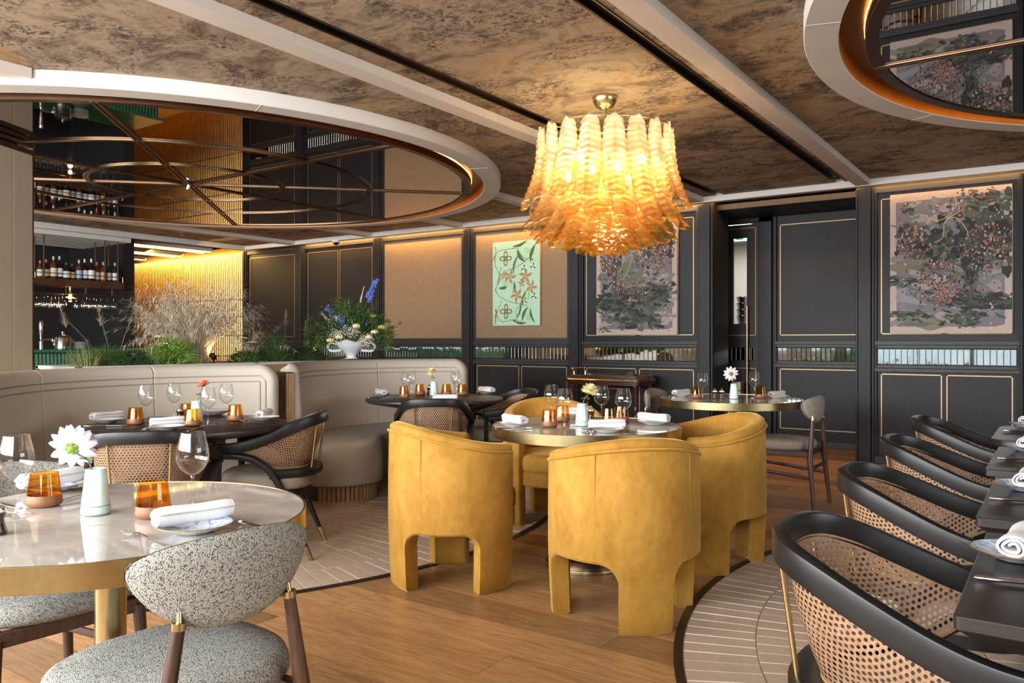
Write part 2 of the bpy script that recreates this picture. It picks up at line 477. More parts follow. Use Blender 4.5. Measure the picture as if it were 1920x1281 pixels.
M['petallilac'] = plain('lilac petal', (.78, .62, .72), .6, 0, .12, 12)
M['petalcoral'] = plain('coral petal', (.80, .25, .16), .6, 0, .2, 30)
M['petalblue'] = plain('blue petal', (.10, .14, .55), .6, 0, .2, 30)
M['petalyellow'] = plain('yellow petal', (.72, .66, .18), .6, 0, .1, 30)
M['petalpurple'] = plain('purple petal', (.10, .05, .26), .6, 0, .2, 30)
M['petalpink'] = plain('magenta petal', (.60, .12, .45), .6, 0, .2, 30)
M['flowerheart'] = plain('green flower heart', (.16, .25, .03), .7, 0, .3, 60)
M['thistle'] = plain('steel blue thistle', (.09, .12, .22), .7, 0, .3, 60)

def dahlia_petal():
    m, nt, p = newmat('white and lilac petal'); setp(p, rough=.55, sss=.1)
    tc = coords(nt, (1, 1, 1)); s = node(nt, 'ShaderNodeSeparateXYZ'); nt.links.new(tc, s.inputs[0])
    f = node(nt, 'ShaderNodeMath', operation='MULTIPLY_ADD'); f.inputs[1].default_value = 22; f.inputs[2].default_value = 0; nt.links.new(s.outputs[1], f.inputs[0])
    c = ramp(nt, f.outputs[0], [(0, (.55, .55, .12)), (.25, (.84, .80, .68)), (.65, (.84, .76, .76)), (1, (.72, .48, .62))])
    nt.links.new(c, p.inputs['Base Color']); return m
M['petaldahlia'] = dahlia_petal()
M['petalcream'] = plain('pale yellow petal', (.84, .74, .42), .6, 0, .12, 40)

# ================================================================== SETTING
# floor: oak planks running along X, two round tiled areas with dark edging
fl = struct('floor', B().bb((-16.2, YW, -.10), (6, 9.42, -.0045)), M['joint'])
struct('floor', B().bb((-16.2, YW, -.02), (-7.9, 9.42, -.0005)).bb((-7.9, YW, -.02), (6, -.31, -.0005)).bb((1.4, -.31, -.02), (6, 9.42, -.0005)), M['oak'], smooth=0)
ZL = (-5.515, 3.718); ZR = (1.336, 3.947); ZRAD = 2.786
rnd = random.Random(3); y = -.3; row = 0
while y < 9.4:
    y1 = min(y + .235, 9.42); x = -6.4 - rnd.random()*1.8
    while x < 1.4:
        L = rnd.choice((1.7, 2.0, 2.2, 2.4)); x1 = x + L
        inside = any(all(math.hypot(a - c[0], b - c[1]) < ZRAD - .03 for a in (x, x1) for b in (y, y1)) for c in (ZL, ZR))
        if not inside:
            cx_, cy_ = (x + x1)/2, (y + y1)/2
            obj('plank', B().box((0, 0, -.006), (L - .002, y1 - y - .0028, .012)), M['oak'], fl, smooth=0, loc=(cx_, cy_, 0))
        x = x1
    y = y1
for zi, (c, va0, va1, rings) in enumerate(((ZL, -78, 40, 5), (ZR, 112, 252, 4))):
    poly = [(ZRAD*cos(2*PI*i/160), ZRAD*sin(2*PI*i/160)) for i in range(160)]
    base = struct('floor', B().prism(poly, -.001, .0025), M['grout'], loc=(*c, 0), smooth=30)
    obj('floor_strip', B().lathe([(ZRAD - .034, .001), (ZRAD - .034, .0075), (ZRAD, .0075), (ZRAD, -.001)], 160), M['strip'], base, smooth=30)
    r1 = ZRAD - .037; rest = B()
    for k in range(rings + 1):
        r0 = r1 - .278; n = int(2*PI*((r0 + r1)/2)/.088); da = 2*PI/n; g = .0016
        def tile_b(B_, a):
            vs_ = []
            for rr, z, q in ((r0 + g, .001, 0), (r1 - g, .001, 0), (r0 + g + .002, .0065, .002), (r1 - g - .002, .0065, .002)):
                for s in (-1, 1):
                    t = a + s*(da/2 - (g + q)/rr); vs_.append((rr*cos(t), rr*sin(t), z))
            B_.add(vs_, [(4, 5, 7, 6)[::-1], (0, 1, 5, 4)[::-1], (2, 6, 7, 3)[::-1], (0, 4, 6, 2)[::-1], (1, 3, 7, 5)[::-1]])
        tb = B(); tile_b(tb, 0); me = tb.mesh('tile', M['tile'], 0)
        off = .37*k
        for i in range(n):
            a = off*da + i*da; ad = (math.degrees(a) - va0) % 360
            if ad < va1 - va0 and k < rings: link('tile', me, base, (0, 0, rnd.uniform(-.0006, .0006)), (rnd.uniform(-.0004, .0004), rnd.uniform(-.0004, .0004), a))
            else: tile_b(rest, a)
        r1 = r0
    poly = [((r1 - .002)*cos(2*PI*i/90), (r1 - .002)*sin(2*PI*i/90)) for i in range(90)]
    rest.prism(poly, .001, .0064)
    o = obj('tile_field', rest, M['tile'], base, smooth=0); o['kind'] = 'stuff'

# ceiling: slab, wallpapered panels, painted beams, dark slots
ZC = 2.77
ce = struct('ceiling', B().bb((-13, YW, 2.82), (6, 9.6, 2.95)), M['beam'])
beams = [-9.93, -8.265, -6.60, -4.935, -3.28, -1.60, .08, 1.76, 3.45]
RL = (-6.80, 4.45, 2.95); RR = (1.56, 4.68, 2.69)
seams = [YW, -1.0, .22, 1.45, 2.69, 3.92, 5.15, 6.38, 7.60, 8.29]
edges = []
xs = [-11.1] + beams + [5.9]
for i in range(len(xs) - 1):
    a, b = xs[i] + .066, xs[i+1] - .066
    if abs(xs[i] + 3.28) < .01: edges += [(a, -3.074), (-2.986, -1.852), (-1.764, b)]
    else: edges.append((a, b))
for a, b in edges:
    for y0, y1 in zip(seams, seams[1:]):
        if any(all(math.hypot(p - c[0], q - c[1]) < c[2] - .35 for p in (a, b) for q in (y0, y1)) for c in (RL, RR)): continue
        obj('ceiling_panel', B().bb((a, y0 + .003, ZC), (b, y1 - .003, 2.80)), M['paper'], ce, smooth=0)
for sx in (-3.03, -1.808):
    obj('ceiling_slot', B().bb((sx - .043, YW, 2.80), (sx + .043, 8.10, 2.815)).bb((sx + .036, YW, 2.763), (sx + .043, 8.10, 2.815)).bb((sx - .043, YW, 2.763), (sx - .036, 8.10, 2.815)), [M['black']], ce, smooth=0)
    obj('slot_lip', B().bb((sx - .0355, YW, 2.766), (sx - .031, 8.1, 2.80)), M['bronze'], ce, smooth=0)
for bx in beams:
    spans = [(YW, 8.29)]
    for c in (RL, RR):
        if abs(bx - c[0]) < c[2] - .02:
            h = math.sqrt((c[2] - .02)**2 - (bx - c[0])**2); spans = [(YW, c[1] - h), (c[1] + h, 8.29)]
    for y0, y1 in spans:
        ys = [y0] + [q for q in (.2, 2.7, 5.2, 7.0) if y0 + .4 < q < y1 - .4] + [y1]
        for p, q in zip(ys, ys[1:]): obj('beam', B().bb((bx - .066, p + .001, 2.715), (bx + .066, q - .001, 2.80)), M['beam'], ce, smooth=0)
struct('trim_1', B().bb((-11.2, 8.29, 2.71), (-3.3, 8.375, 2.80)).bb((-3.3, 8.29, 2.71), (5.9, 8.375, 2.80)), M['white'], smooth=0)
for i in range(len(beams) - 2):
    x0, x1 = beams[i], beams[i+1]
    light('cove strip', 'AREA', ((x0 + x1)/2, 8.425, 2.765), 26 if x1 < -3 else 12, LED, x1 - x0 - .1, .03, direction=(0, .10, -1))

# round coffers: painted ring, gilded cove, tinted mirror disc with bronze ribs
def coffer(c, n_name, spokes, rings, label, th0):
    X, Y, Rr = c
    seg = 128
    ring = struct(n_name, B().lathe([(Rr, 2.80), (Rr, 2.685), (Rr - .004, 2.68), (Rr - .156, 2.68), (Rr - .16, 2.684), (Rr - .16, 2.69)], seg), M['white'], loc=(X, Y, 0), smooth=35)
    for a in range(0, 360, 45):
        t = rad(a + th0); obj('joint', B().tube([((Rr - .158)*cos(t), (Rr - .158)*sin(t), 2.6803), (Rr*cos(t), Rr*sin(t), 2.6803)], .0022, 5), M['beam'], ring)
    obj('cove', B().lathe([(Rr - .161, 2.684), (Rr - .161, 2.762), (Rr - .31, 2.762)], seg), M['bronzegold'], ring, smooth=35)
    obj('light_strip', B().lathe([(Rr - .288, 2.738), (Rr - .276, 2.738), (Rr - .276, 2.748), (Rr - .288, 2.748)], seg), M['ledcove'], ring, smooth=35)
    Rd = Rr - .28
    t = thing('ceiling_mirror', label, 'mirror', (X, Y, 2.68), 0)
    obj('rim', B().lathe([(Rd - .062, .012), (Rd - .062, .0), (Rd - .004, -.002), (Rd, .002), (Rd, .055), (Rd - .06, .058)], seg), M['bronze'], t, smooth=35)
    obj('mirror_disc', B().lathe([(.0005, .008), (Rd - .06, .008)], seg), M['discmirror'], t, smooth=0)
    for a in spokes:
        q = rad(a); d = Vector((cos(q), sin(q), 0)); nrm = Vector((-sin(q), cos(q), 0)); b = B()
        for o_ in (-.016, .016): b.sweep([d*.02 + nrm*o_ + Vector((0, 0, .004)), d*(Rd - .01) + nrm*o_ + Vector((0, 0, .004))], rsec(.022, .016))
        obj('rib', b, M['bronze'], t)
    for r in rings:
        b = B()
        for o_ in (-.014, .014):
            b.lathe([(r + o_ - .010, .006), (r + o_ - .010, -.003), (r + o_ + .010, -.003), (r + o_ + .010, .006)], 96)
        obj('ring_rib', b, M['bronze'], t)
    return t
tl = coffer(RL, 'trim_2', (0, 45, 90, 135, 180, 225, 270, 315), (.86, 1.68), 'large bronze-ribbed round mirror set in the ceiling above the banquettes', 20)
b = B().cyl((0, 0, .0), (0, 0, -.03), .018, .014, 10).cyl((0, 0, -.03), (0, 0, -.045), .03, .03, 10)
obj('sprinkler', b, M['chrome'], tl)
coffer(RR, 'trim_3', (0, 45, 90, 135, 180, 225, 270, 315), (.86, 1.6), 'round ceiling mirror reflecting the dark paintings, above the row of square tables', 18)

# back wall: black panelling in bays
YB = 8.5
wb = struct('wall_back', B().bb((-10.0, YB, 0), (-3.17, YB + .10, 2.82)).bb((-1.70, YB, 0), (6, YB + .10, 2.82)).bb((-11.38, YB, 0), (-9.9, YB + .1, 2.82)), M['dark'], smooth=0)
mt = B()
W_, H_ = .0505, .152
mt.add([(-W_/2, 0, -H_/2), (W_/2, 0, -H_/2), (W_/2, 0, H_/2), (-W_/2, 0, H_/2),
        (-W_/2 + .005, -.003, -H_/2 + .005), (W_/2 - .005, -.003, -H_/2 + .005), (W_/2 - .005, -.003, H_/2 - .005), (-W_/2 + .005, -.003, H_/2 - .005)],
       [(4, 5, 6, 7), (0, 1, 5, 4), (1, 2, 6, 5), (2, 3, 7, 6), (3, 0, 4, 7)])
MT = mt.mesh('mirror_tile', M['mirror'], 0)
rt = random.Random(5)
def mirrors(par, x0, x1, y, dz=0):
    n = int((x1 - x0)/.0525); st = (x1 - x0)/n
    for i in range(n): link('mirror_tile', MT, par, (x0 + (i + .5)*st, y, 1.0525 + dz), (rt.uniform(-.004, .004), 0, rt.uniform(-.006, .006)), (st/.0525, 1, 1))
def inlay(par, x0, x1, z0, z1, y, wd=.010, d=.004):
    b = B().bb((x0, y - d, z0), (x1, y, z0 + wd)).bb((x0, y - d, z1 - wd), (x1, y, z1)).bb((x0, y - d, z0), (x0 + wd, y, z1)).bb((x1 - wd, y - d, z0), (x1, y, z1))
    obj('brass_inlay', b, M['brassdull'], par, smooth=0)
def rails(par, x0, x1, y, top=2.71, upper0=1.225, cane=False):
    for nm, z0, z1, d in (('plinth', 0, .075, .03), ('rail', .905, .94, .03), ('rail', .94, .972, .016), ('rail', 1.133, 1.165, .016), ('rail', 1.165, 1.205, .03), ('rail', 2.655, top, .03)):
        obj(nm, B().bb((x0, y - d, z0), (x1, y + .002, z1)), M['darkX'], par, smooth=0, bev=.003)
    for a, b_ in ((x0, x0 + .022), (x1 - .022, x1)): obj('stile', B().bb((a, y - .028, .075), (b_, y + .002, 2.655)), M['dark'], par, smooth=0, bev=.003)
def pilaster(par, x0, x1, y=YB):
    m = .028
    obj('pilaster', B().bb((x0 + m, y - .062, 0), (x1 - m, y + .002, 2.712)).bb((x0, y - .045, 0), (x0 + m - .006, y + .002, 2.712)).bb((x1 - m + .006, y - .045, 0), (x1, y + .002, 2.712)), M['dark'], par, smooth=0, bev=.003)
def bay(x0, x1, kind):
    rails(wb, x0, x1, YB)
    mirrors(wb, x0 + .024, x1 - .024, YB - .002)
    mid = (x0 + x1)/2
    halves = [(x0 + .055, mid - .018), (mid + .018, x1 - .055)] if kind != 'single' else [(x0 + .055, x1 - .055)]
    for a, b_ in halves: inlay(wb, a, b_, .105, .885, YB)
    if kind == 'cane':
        obj('cane_panel', B().bb((x0 + .045, YB - .012, 1.245), (x1 - .045, YB, 2.63)), M['canewall'], wb, smooth=0)
        b = B()
        for q in ((x0 + .022, 1.205, x0 + .045, 2.655), (x1 - .045, 1.205, x1 - .022, 2.655), (x0 + .045, 1.205, x1 - .045, 1.245), (x0 + .045, 2.63, x1 - .045, 2.655)):
            b.bb((q[0], YB - .022, q[1]), (q[2], YB, q[3]))
        obj('panel_frame', b, M['darkX'], wb, smooth=0)
    else:
        for a, b_ in halves: inlay(wb, a, b_, 1.27, 2.60, YB)
PIL = [(-11.38, -11.30), (-10.06, -9.86), (-8.34, -8.18), (-6.66, -6.51), (-5.00, -4.84), (-3.35, -3.172), (-1.70, -1.53), (-.32, -.15), (1.35, 1.52)]
KIND = ['single', 'two', 'cane', 'cane', 'two', None, 'two', 'two']
for p in PIL: pilaster(wb, *p)
for k, p, q in zip(KIND, PIL, PIL[1:]):
    if k: bay(p[1], q[0], k)
# door recess
YD = 9.4
wr = struct('wall_recess', B().bb((-2.95, YD, 0), (-1.6, YD + .1, 2.82)).bb((-3.29, YB + .10, 0), (-3.17, YD - .45, 2.82)).bb((-1.70, YB + .10, 0), (-1.60, YD, 2.82)).bb((-4.3, YD, 2.62), (-2.9, YD + .1, 2.82))
            .bb((-4.3, YD, 0), (-3.66, YD + .1, 2.82)).bb((-3.4, YB + .1, 2.66), (-1.6, YD, 2.72)).bb((-4.35, YD - .5, 0), (-4.25, YD, 2.82)).bb((-4.3, YD - .55, 0), (-3.2, YD - .45, 2.82)), M['dark'], smooth=0)
rails(wr, -2.77, -1.70, YD, 2.66); mirrors(wr, -2.74, -1.72, YD - .002)
inlay(wr, -2.715, -1.76, .19, .885, YD); inlay(wr, -2.715, -1.76, 1.27, 2.56, YD)
obj('door_frame', B().bb((-2.95, YD - .05, 0), (-2.80, YD, 2.66)).bb((-3.66, YD - .05, 2.60), (-2.80, YD, 2.66)), M['dark'], wr, smooth=0, bev=.004)
dr = struct('door_1', B().bb((-3.66, YD + .02, 0), (-3.28, YD + .06, 2.60)).bb((-3.11, YD + .02, 0), (-2.95, YD + .06, 2.60)).bb((-3.28, YD + .02, 0), (-3.11, YD + .06, 1.40)).bb((-3.28, YD + .02, 2.44), (-3.11, YD + .06, 2.60)), M['black'], smooth=0)
obj('glass_pane', B().bb((-3.28, YD + .035, 1.40), (-3.11, YD + .041, 2.44)), M['pane'], dr, smooth=0)
inlay(dr, -3.56, -3.00, 1.27, 2.56, YD + .02, .009); inlay(dr, -3.56, -3.00, .19, .885, YD + .02, .009)
mirrors(dr, -3.56, -3.02, YD + .018)
obj('door_handle', B().cyl((-3.085, YD - .05, .55), (-3.085, YD - .05, 1.62), .011, n=10).cyl((-3.085, YD - .05, .62), (-3.085, YD + .03, .62), .008).cyl((-3.085, YD - .05, 1.55), (-3.085, YD + .03, 1.55), .008), M['brass'], dr)
# kitchen glimpsed through the door
struct('wall_kitchen', B().bb((-6.0, 12.2, 0), (-2.2, 12.3, 2.8)).bb((-6.0, YD + .1, 0), (-5.9, 12.2, 2.8)).bb((-2.25, YD + .1, 0), (-2.15, 12.2, 2.8)), M['kitchen'], smooth=0)
struct('ceiling', B().bb((-6.0, YD + .1, 2.72), (-2.2, 12.3, 2.8)), M['slat'], smooth=0)
struct('floor', B().bb((-6.0, YD + .03, -.1), (-2.2, 12.3, 0)), M['grout'], smooth=0)
for k, y_ in enumerate((10.3, 11.5)):
    t = thing('ceiling_lamp', ('lit kitchen ceiling panel just beyond the door glass', 'lit kitchen ceiling panel further back behind the door glass')[k], 'lamp', (-3.75, y_, 2.715))
    obj('diffuser', B().box((0, 0, -.005), (.9, .5, .01)), M['ledwhite'], t, smooth=0); obj('frame', B().box((0, 0, 0), (.96, .56, .012)), M['steel'], t, smooth=0)
light('kitchen light', 'AREA', (-3.8, 11, 2.6), 25, (1, .95, .85), 1.2, 1.2, direction=(0, 0, -1))
tag(obj('exit_sign', B().bb((-3.46, 10.02, 2.50), (-3.36, 10.04, 2.58)), M['signgreen'], smooth=0), 'small green lit sign glimpsed through the door glass', 'sign')
t = thing('work_bench', 'steel kitchen bench glimpsed through the door glass', 'bench', (-3.7, 10.9, 0))
obj('top', B().box((0, 0, 1.42), (1.2, .5, .04)), M['steel'], t, smooth=0)
for a in (-.55, .55):
    for c_ in (-.2, .2): obj('leg', B().cyl((a, c_, 0), (a, c_, 1.4), .02), M['steel'], t)
for k in range(4):
    o = obj('steel_tub', B().lathe([(.05, 0), (.06, .002), (.085, .11), (.09, .11), (.09, .118), (.08, .118)], 18), M['steel'], loc=(-3.62, 10.8, 1.44 + .085*k))
    tag(o, ('lowest', 'second lowest', 'second from top', 'topmost')[k] + ' steel tub in the stack behind the door glass', 'tub', 'steel tubs in the kitchen')

# gold rod wall, passage and bar walls
wg = struct('wall_gold', B().bb((-16, YB + .06, 0), (-11.38, YB + .16, 2.82)), plain('gold backing', (.30, .17, .05), .4, 1, .1, 3), smooth=0)
M['rod'] = plain('golden rod', (.82, .52, .19), .32, 1, .10, 6)
b = B(); x = -15.2
while x < -11.40:
    b.lathe([(.0185, 0), (.0185, 2.70)], 10, (x, YB + .035, 0)); x += .052
o = obj('rods', b, M['rod'], wg); o['kind'] = 'stuff'
for z in (1.92, 1.62, 1.30, .95): obj('rail', B().bb((-15.2, YB + .020, z - .008), (-11.40, YB + .055, z + .008)), M['brass'], wg, smooth=0)
struct('wall_bar', B().bb((-16, 6.42, 0), (-11.45, 6.59, 2.82)), M['black'], smooth=0)
struct('wall_left', B().bb((-16.1, YW, 0), (-13.0, 6.42, 2.82)).bb((-16.1, 6.5, 0), (-16, 8.6, 2.82)), M['black'], smooth=0)
struct('wall_right', B().bb((6, YW, 0), (6.1, .8, 2.82)).bb((6, 5.6, 0), (6.1, 8.6, 2.82)).bb((6, .8, 2.62), (6.1, 5.6, 2.82)), M['linenwall'], smooth=0)
cb = struct('ceiling', B().bb((-16, YW, 2.82), (-11.1, 8.6, 2.95)), M['black'], smooth=0)
for i in range(9):
    x = -11.25 - .16*i
    obj('slat', B().bb((x - .05, 2.2, 2.64), (x + .05, 6.40, 2.73)), M['slat'], cb, smooth=0)
obj('slat_edge', B().bb((-11.17, YW, 2.70), (-11.09, 8.4, 2.82)), M['slat'], cb, smooth=0)
for i, (x, y0, y1) in enumerate(((-11.75, 6.7, 8.1), (-11.95, 6.7, 8.1), (-12.75, 6.7, 8.2), (-12.95, 6.7, 8.2), (-13.9, 6.7, 8.2))):
    t = thing('strip_light', 'warm linear ceiling light before the gold rod wall, number %s from the dark panelling' % ('one two three four five'.split()[i]), 'light', (x, (y0 + y1)/2, 2.70), 0, 'linear lights by the gold wall')
    t['label'] = ('nearest', 'second', 'third', 'fourth', 'farthest')[i] + ' warm ceiling strip light counted from the black panelling, before gold rods'
    obj('housing', B().box((0, 0, .03), (.10, y1 - y0, .06)), M['slat'], t, smooth=0)
    obj('diffuser', B().box((0, 0, -.004), (.07, y1 - y0 - .02, .012)), M['ledwarm'], t, smooth=0)
light('gold strip', 'AREA', (-13.1, 8.22, 2.74), 68, (1, .58, .19), 3.6, .05, direction=(0, .45, -1))
light('gold wash', 'AREA', (-12.6, 7.4, 2.66), 26, (1, .62, .22), 1.6, .5, direction=(0, .5, -1))
light('passage', 'AREA', (-10.6, 7.3, 2.66), 10, (1, .58, .2), .6, .5, direction=(0, .7, -1))

# linen clad partition at the left, its head meeting the mirror
th = math.atan2(.27, -.15)
wp = struct('wall_partition', B().box((-.62, .055, 1.32), (1.2, .09, 2.64)), M['linenwall'], loc=(-6.40, 2.87, 0), rot=(0, 0, th), smooth=0)
for a, b_ in ((-.205, -.004), (-.80, -.211), (-1.22, -.806)):
    obj('linen_panel', B().bb((a, -.02, 0), (b_, .012, 2.60)), M['linenwall'], wp, smooth=0, bev=.004)
obj('edge_trim', B().bb((-.003, -.022, 0), (.006, .10, 2.66)), M['bronze'], wp, smooth=0)
obj('head_trim', B().bb((-1.22, -.03, 2.60), (.006, .11, 2.635)).bb((-1.22, -.036, 2.655), (.006, .11, 2.68)), M['bronze'], wp, smooth=0)

# window wall behind the camera, seen in the mirrors
wf = struct('wall_front', B().bb((-13, YW - .1, 0), (6, YW, .22)).bb((-13, YW - .1, 2.60), (6, YW, 2.82)).bb((-13, YW - .1, .2), (-10.6, YW, 2.7)).bb((1.3, YW - .1, .2), (6, YW, 2.7)), M['linenwall'], smooth=0)
for i, x in enumerate((-9.1, -6.1, -3.1, -.15)):
    b = B()
    for q in (-1.48, -.5, .5, 1.46): b.bb((x + q - .03, YW - .08, .2), (x + q + .03, YW - .01, 2.62))
    b.bb((x - 1.48, YW - .08, .2), (x + 1.48, YW - .01, .26)); b.bb((x - 1.48, YW - .08, 2.56), (x + 1.48, YW - .01, 2.62))
    wn = struct('window_%d' % (i + 1), b, M['black'], smooth=0)
    obj('glass_pane', B().bb((x - 1.46, YW - .05, .24), (x + 1.46, YW - .044, 2.58)), M['pane'], wn, smooth=0)
wn = struct('window_5', B().bb((6.0, .8, 0), (6.06, .86, 2.62)).bb((6.0, 5.54, 0), (6.06, 5.6, 2.62)).bb((6.0, 3.1, 0), (6.06, 3.16, 2.62)).bb((6.0, .8, 0), (6.06, 5.6, .06)), M['black'], smooth=0)
obj('glass_pane', B().bb((6.02, .84, .04), (6.026, 5.58, 2.62)), M['pane'], wn, smooth=0)

struct('terrace', B().bb((-24, -22, -.12), (12, YW - .1, -.03)), M['grout'], smooth=0)
for k, (x0, x1, h_) in enumerate(((-23, -14.5, 1.9), (-14.2, -9.0, 1.6), (-8.7, -5.6, 1.0))):
    rr_ = random.Random(k); L_ = x1 - x0; n_ = int(L_/.16)
    dz = [[rr_.uniform(-.09, .09) for _ in range(30)] for _ in range(n_ + 1)]
    def hf(u, v):
        a = PI*v; j = int(round(v*28)); i = int(round(u*n_)); q = dz[i][j]
        return (x0 + L_*u + q, -8.5 + (.45 + q)*cos(a), max(-.03, (h_ + q)*abs(sin(a))**.35 - .03))
    t = tag(obj('hedge', B().grid(hf, n_, 28), leafmat('hedge leaves', (.03, .10, .03), (.10, .24, .09)), smooth=0), ('tall hedge', 'middle height hedge', 'low hedge')[k] + ' out on the terrace, showing only in the wall mirrors', 'hedge')

# ================================================================== FURNITURE
C1 = (-3.77, 2.86); C2 = (-3.96, 4.98)

def banquette(label, c, a0, a1, seams, cap0, cap1, flutes):
    t = thing('banquette', label, 'sofa', (*c, 0))
    Rm, T, zt, zb = 1.30, .072, 1.035, .40
    L = Rm*rad(a1 - a0); nu = int(L/.011); rc = .13
    zs = [zb + (zt - zb)*i/60 for i in range(61)]
    def dist(s, z):                              # distance to the rounded outline, s along the arc
        x = min(s, L - s); y = zt - z
        if x < rc and y < rc: return max(0, rc - math.hypot(rc - x, rc - y))
        return min(x, y)
    def half(s, z):
        d = dist(s, z); q = min(d/.050, 1); th = T*math.sqrt(max(0, 1 - (1 - q)**2))
        return d, th
    def groove(d, at, wd=.0030): return .012*math.exp(-((d - at)/wd)**2)
    def pt(u, v, sgn):
        s = u*L
        x = min(s, L - s); top = zt - (rc - math.sqrt(max(0, rc*rc - (rc - min(x, rc))**2)))
        z = zb + (top - zb)*v
        d, th = half(s, z)
        r = Rm + sgn*th
        if sgn < 0:
            r += groove(d, .082) + groove(d, .122) + (.012 if d > .122 else 0)*0
            for q in seams: r += .012*math.exp(-((s - rad(q - a0)*Rm)/.0032)**2)
            r += (z - zb)*.06 - .03
        a = rad(a0) + s/Rm
        return (r*cos(a), r*sin(a), z)
    def dense(length, spots, step):              # parameter stops, closer together at the stitched grooves
        q = {round(i*step/length, 5) for i in range(int(length/step) + 1)} | {1.0}
        for c_ in spots:
            for k in (-.010, -.006, -.004, -.0025, -.001, 0, .001, .0025, .004, .006, .010):
                if 0 < c_ + k < length: q.add(round((c_ + k)/length, 5))
        return sorted(q)
    us = dense(L, [.082, .122, L - .082, L - .122] + [rad(q - a0)*Rm for q in seams], .014); vv = dense(zt - zb, [zt - zb - .082, zt - zb - .122], .013)
    us = sorted(set(us) | {.002/L, .006/L, 1 - .002/L, 1 - .006/L}); vv = sorted(set(vv) | {.992, .996, .998})
    b = B().add([pt(u, v, -1) for v in vv for u in us], [(j*len(us) + i, j*len(us) + i + 1, (j+1)*len(us) + i + 1, (j+1)*len(us) + i) for j in range(len(vv) - 1) for i in range(len(us) - 1)])
    b.grid(lambda u, v: pt(1 - u, v, 1), nu//4, 14)
    obj('backrest', b, M['linen'], t, smooth=60)
    ri, ro = .60, 1.26
    def outline(ins, n=14):
        r0, r1 = ri + ins, ro - ins; rm = (ri + ro)/2; q = (ro - ri)/2 - ins; out = []
        k = max(8, int(rad(cap1 - cap0)*rm/.06))
        for i in range(k + 1):
            a = rad(cap0 + (cap1 - cap0)*i/k); out.append((r1*cos(a), r1*sin(a)))
        a = rad(cap1)
        for i in range(1, n):
            p = PI*i/n; out.append((rm*cos(a) + q*cos(a + p), rm*sin(a) + q*sin(a + p)))
        for i in range(k + 1):
            a = rad(cap1 - (cap1 - cap0)*i/k); out.append((r0*cos(a), r0*sin(a)))
        a = rad(cap0)
        for i in range(1, n):
            p = PI + PI*i/n; out.append((rm*cos(a) + q*cos(a + p), rm*sin(a) + q*sin(a + p)))
        return out
    b = B(); lev = [(.03, .136), (.008, .140), (0, .155), (0, .40), (.004, .425), (.014, .445), (.032, .456), (.06, .461)]
    rings_ = [outline(i_) for i_, z in lev]; n = len(rings_[0])
    vs_ = [(x, y, z) for ring, (i_, z) in zip(rings_, lev) for x, y in ring]
    fs = [(j*n + i, j*n + (i + 1) % n, (j+1)*n + (i + 1) % n, (j+1)*n + i) for j in range(len(lev) - 1) for i in range(n)]
    b.add(vs_, fs)
    ins = outline(.06); rr = len(lev) - 1                    # top filled between the two sides
    k = max(8, int(rad(cap1 - cap0)*.93/.06)); nn = 14
    inner = list(range(k + nn, 2*k + nn + 1)); outer = list(range(0, k + 1))
    b.f += [(rr*n + outer[i], rr*n + outer[i+1], rr*n + inner[k - i - 1], rr*n + inner[k - i]) for i in range(k)]
    b.f += [tuple(rr*n + q for q in range(k, k + nn + 1)), tuple(rr*n + q for q in list(range(2*k + nn, n)) + [0])]
    b.m += [0]*(k + 2)
    obj('seat', b, M['linen'], t, smooth=60)
    o2 = outline(.045)
    obj('plinth', B().prism(o2, 0, .022), M['flute'], t, smooth=30)
    o3 = outline(.062)
    obj('base_core', B().prism(o3, .02, .15), M['walnut'], t, smooth=30)
    P = [Vector((x, y, 0)) for x, y in o3] + [Vector((*o3[0], 0))]
    sl = B().lathe([(.0165, .02), (.0165, .145)], 10).mesh('slat', M['flute'], 60)
    acc = 0; rest = B(); cnt = 0
    for p, q in zip(P, P[1:]):
        l = (q - p).length
        while acc < l:
            w_ = p + (q - p)*(acc/l)
            wx, wy = w_.x + c[0], w_.y + c[1]
            r = math.hypot(w_.x, w_.y)
            if flutes and (r < 1.0): link('slat', sl, t, (w_.x, w_.y, 0)); cnt += 1
            elif r < 1.1: rest.lathe([(.0165, .02), (.0165, .145)], 6, (w_.x, w_.y, 0))
            acc += .034
        acc -= l
    if rest.v:
        o = obj('fluting', rest, M['flute'], t); o['kind'] = 'stuff'
    return t
banquette('curved oatmeal linen banquette nearest the camera, behind the larger dark round table', C1, 134.5, 247, (173, 211), 150, 232, False)
banquette('curved oatmeal linen banquette with fluted base, below the flower urn', C2, 125, 231.5, (165.5,), 118, 229, True)
t = thing('divider', 'slim slatted timber divider standing between the two linen banquettes', 'divider', (-4.74, 3.93, 0), 0)
obj('core', B().bb((-.5, -.028, 0), (.0, .028, .965)), M['walnut'], t, smooth=0)
for k in range(3): obj('slat', B().box((.008, -.022 + .022*k, .482), (.016, .018, .964)), M['flute'], t, smooth=0, bev=.003)
obj('cap', B().bb((-.5, -.032, .965), (.017, .032, .972)), M['bronze'], t, smooth=0)


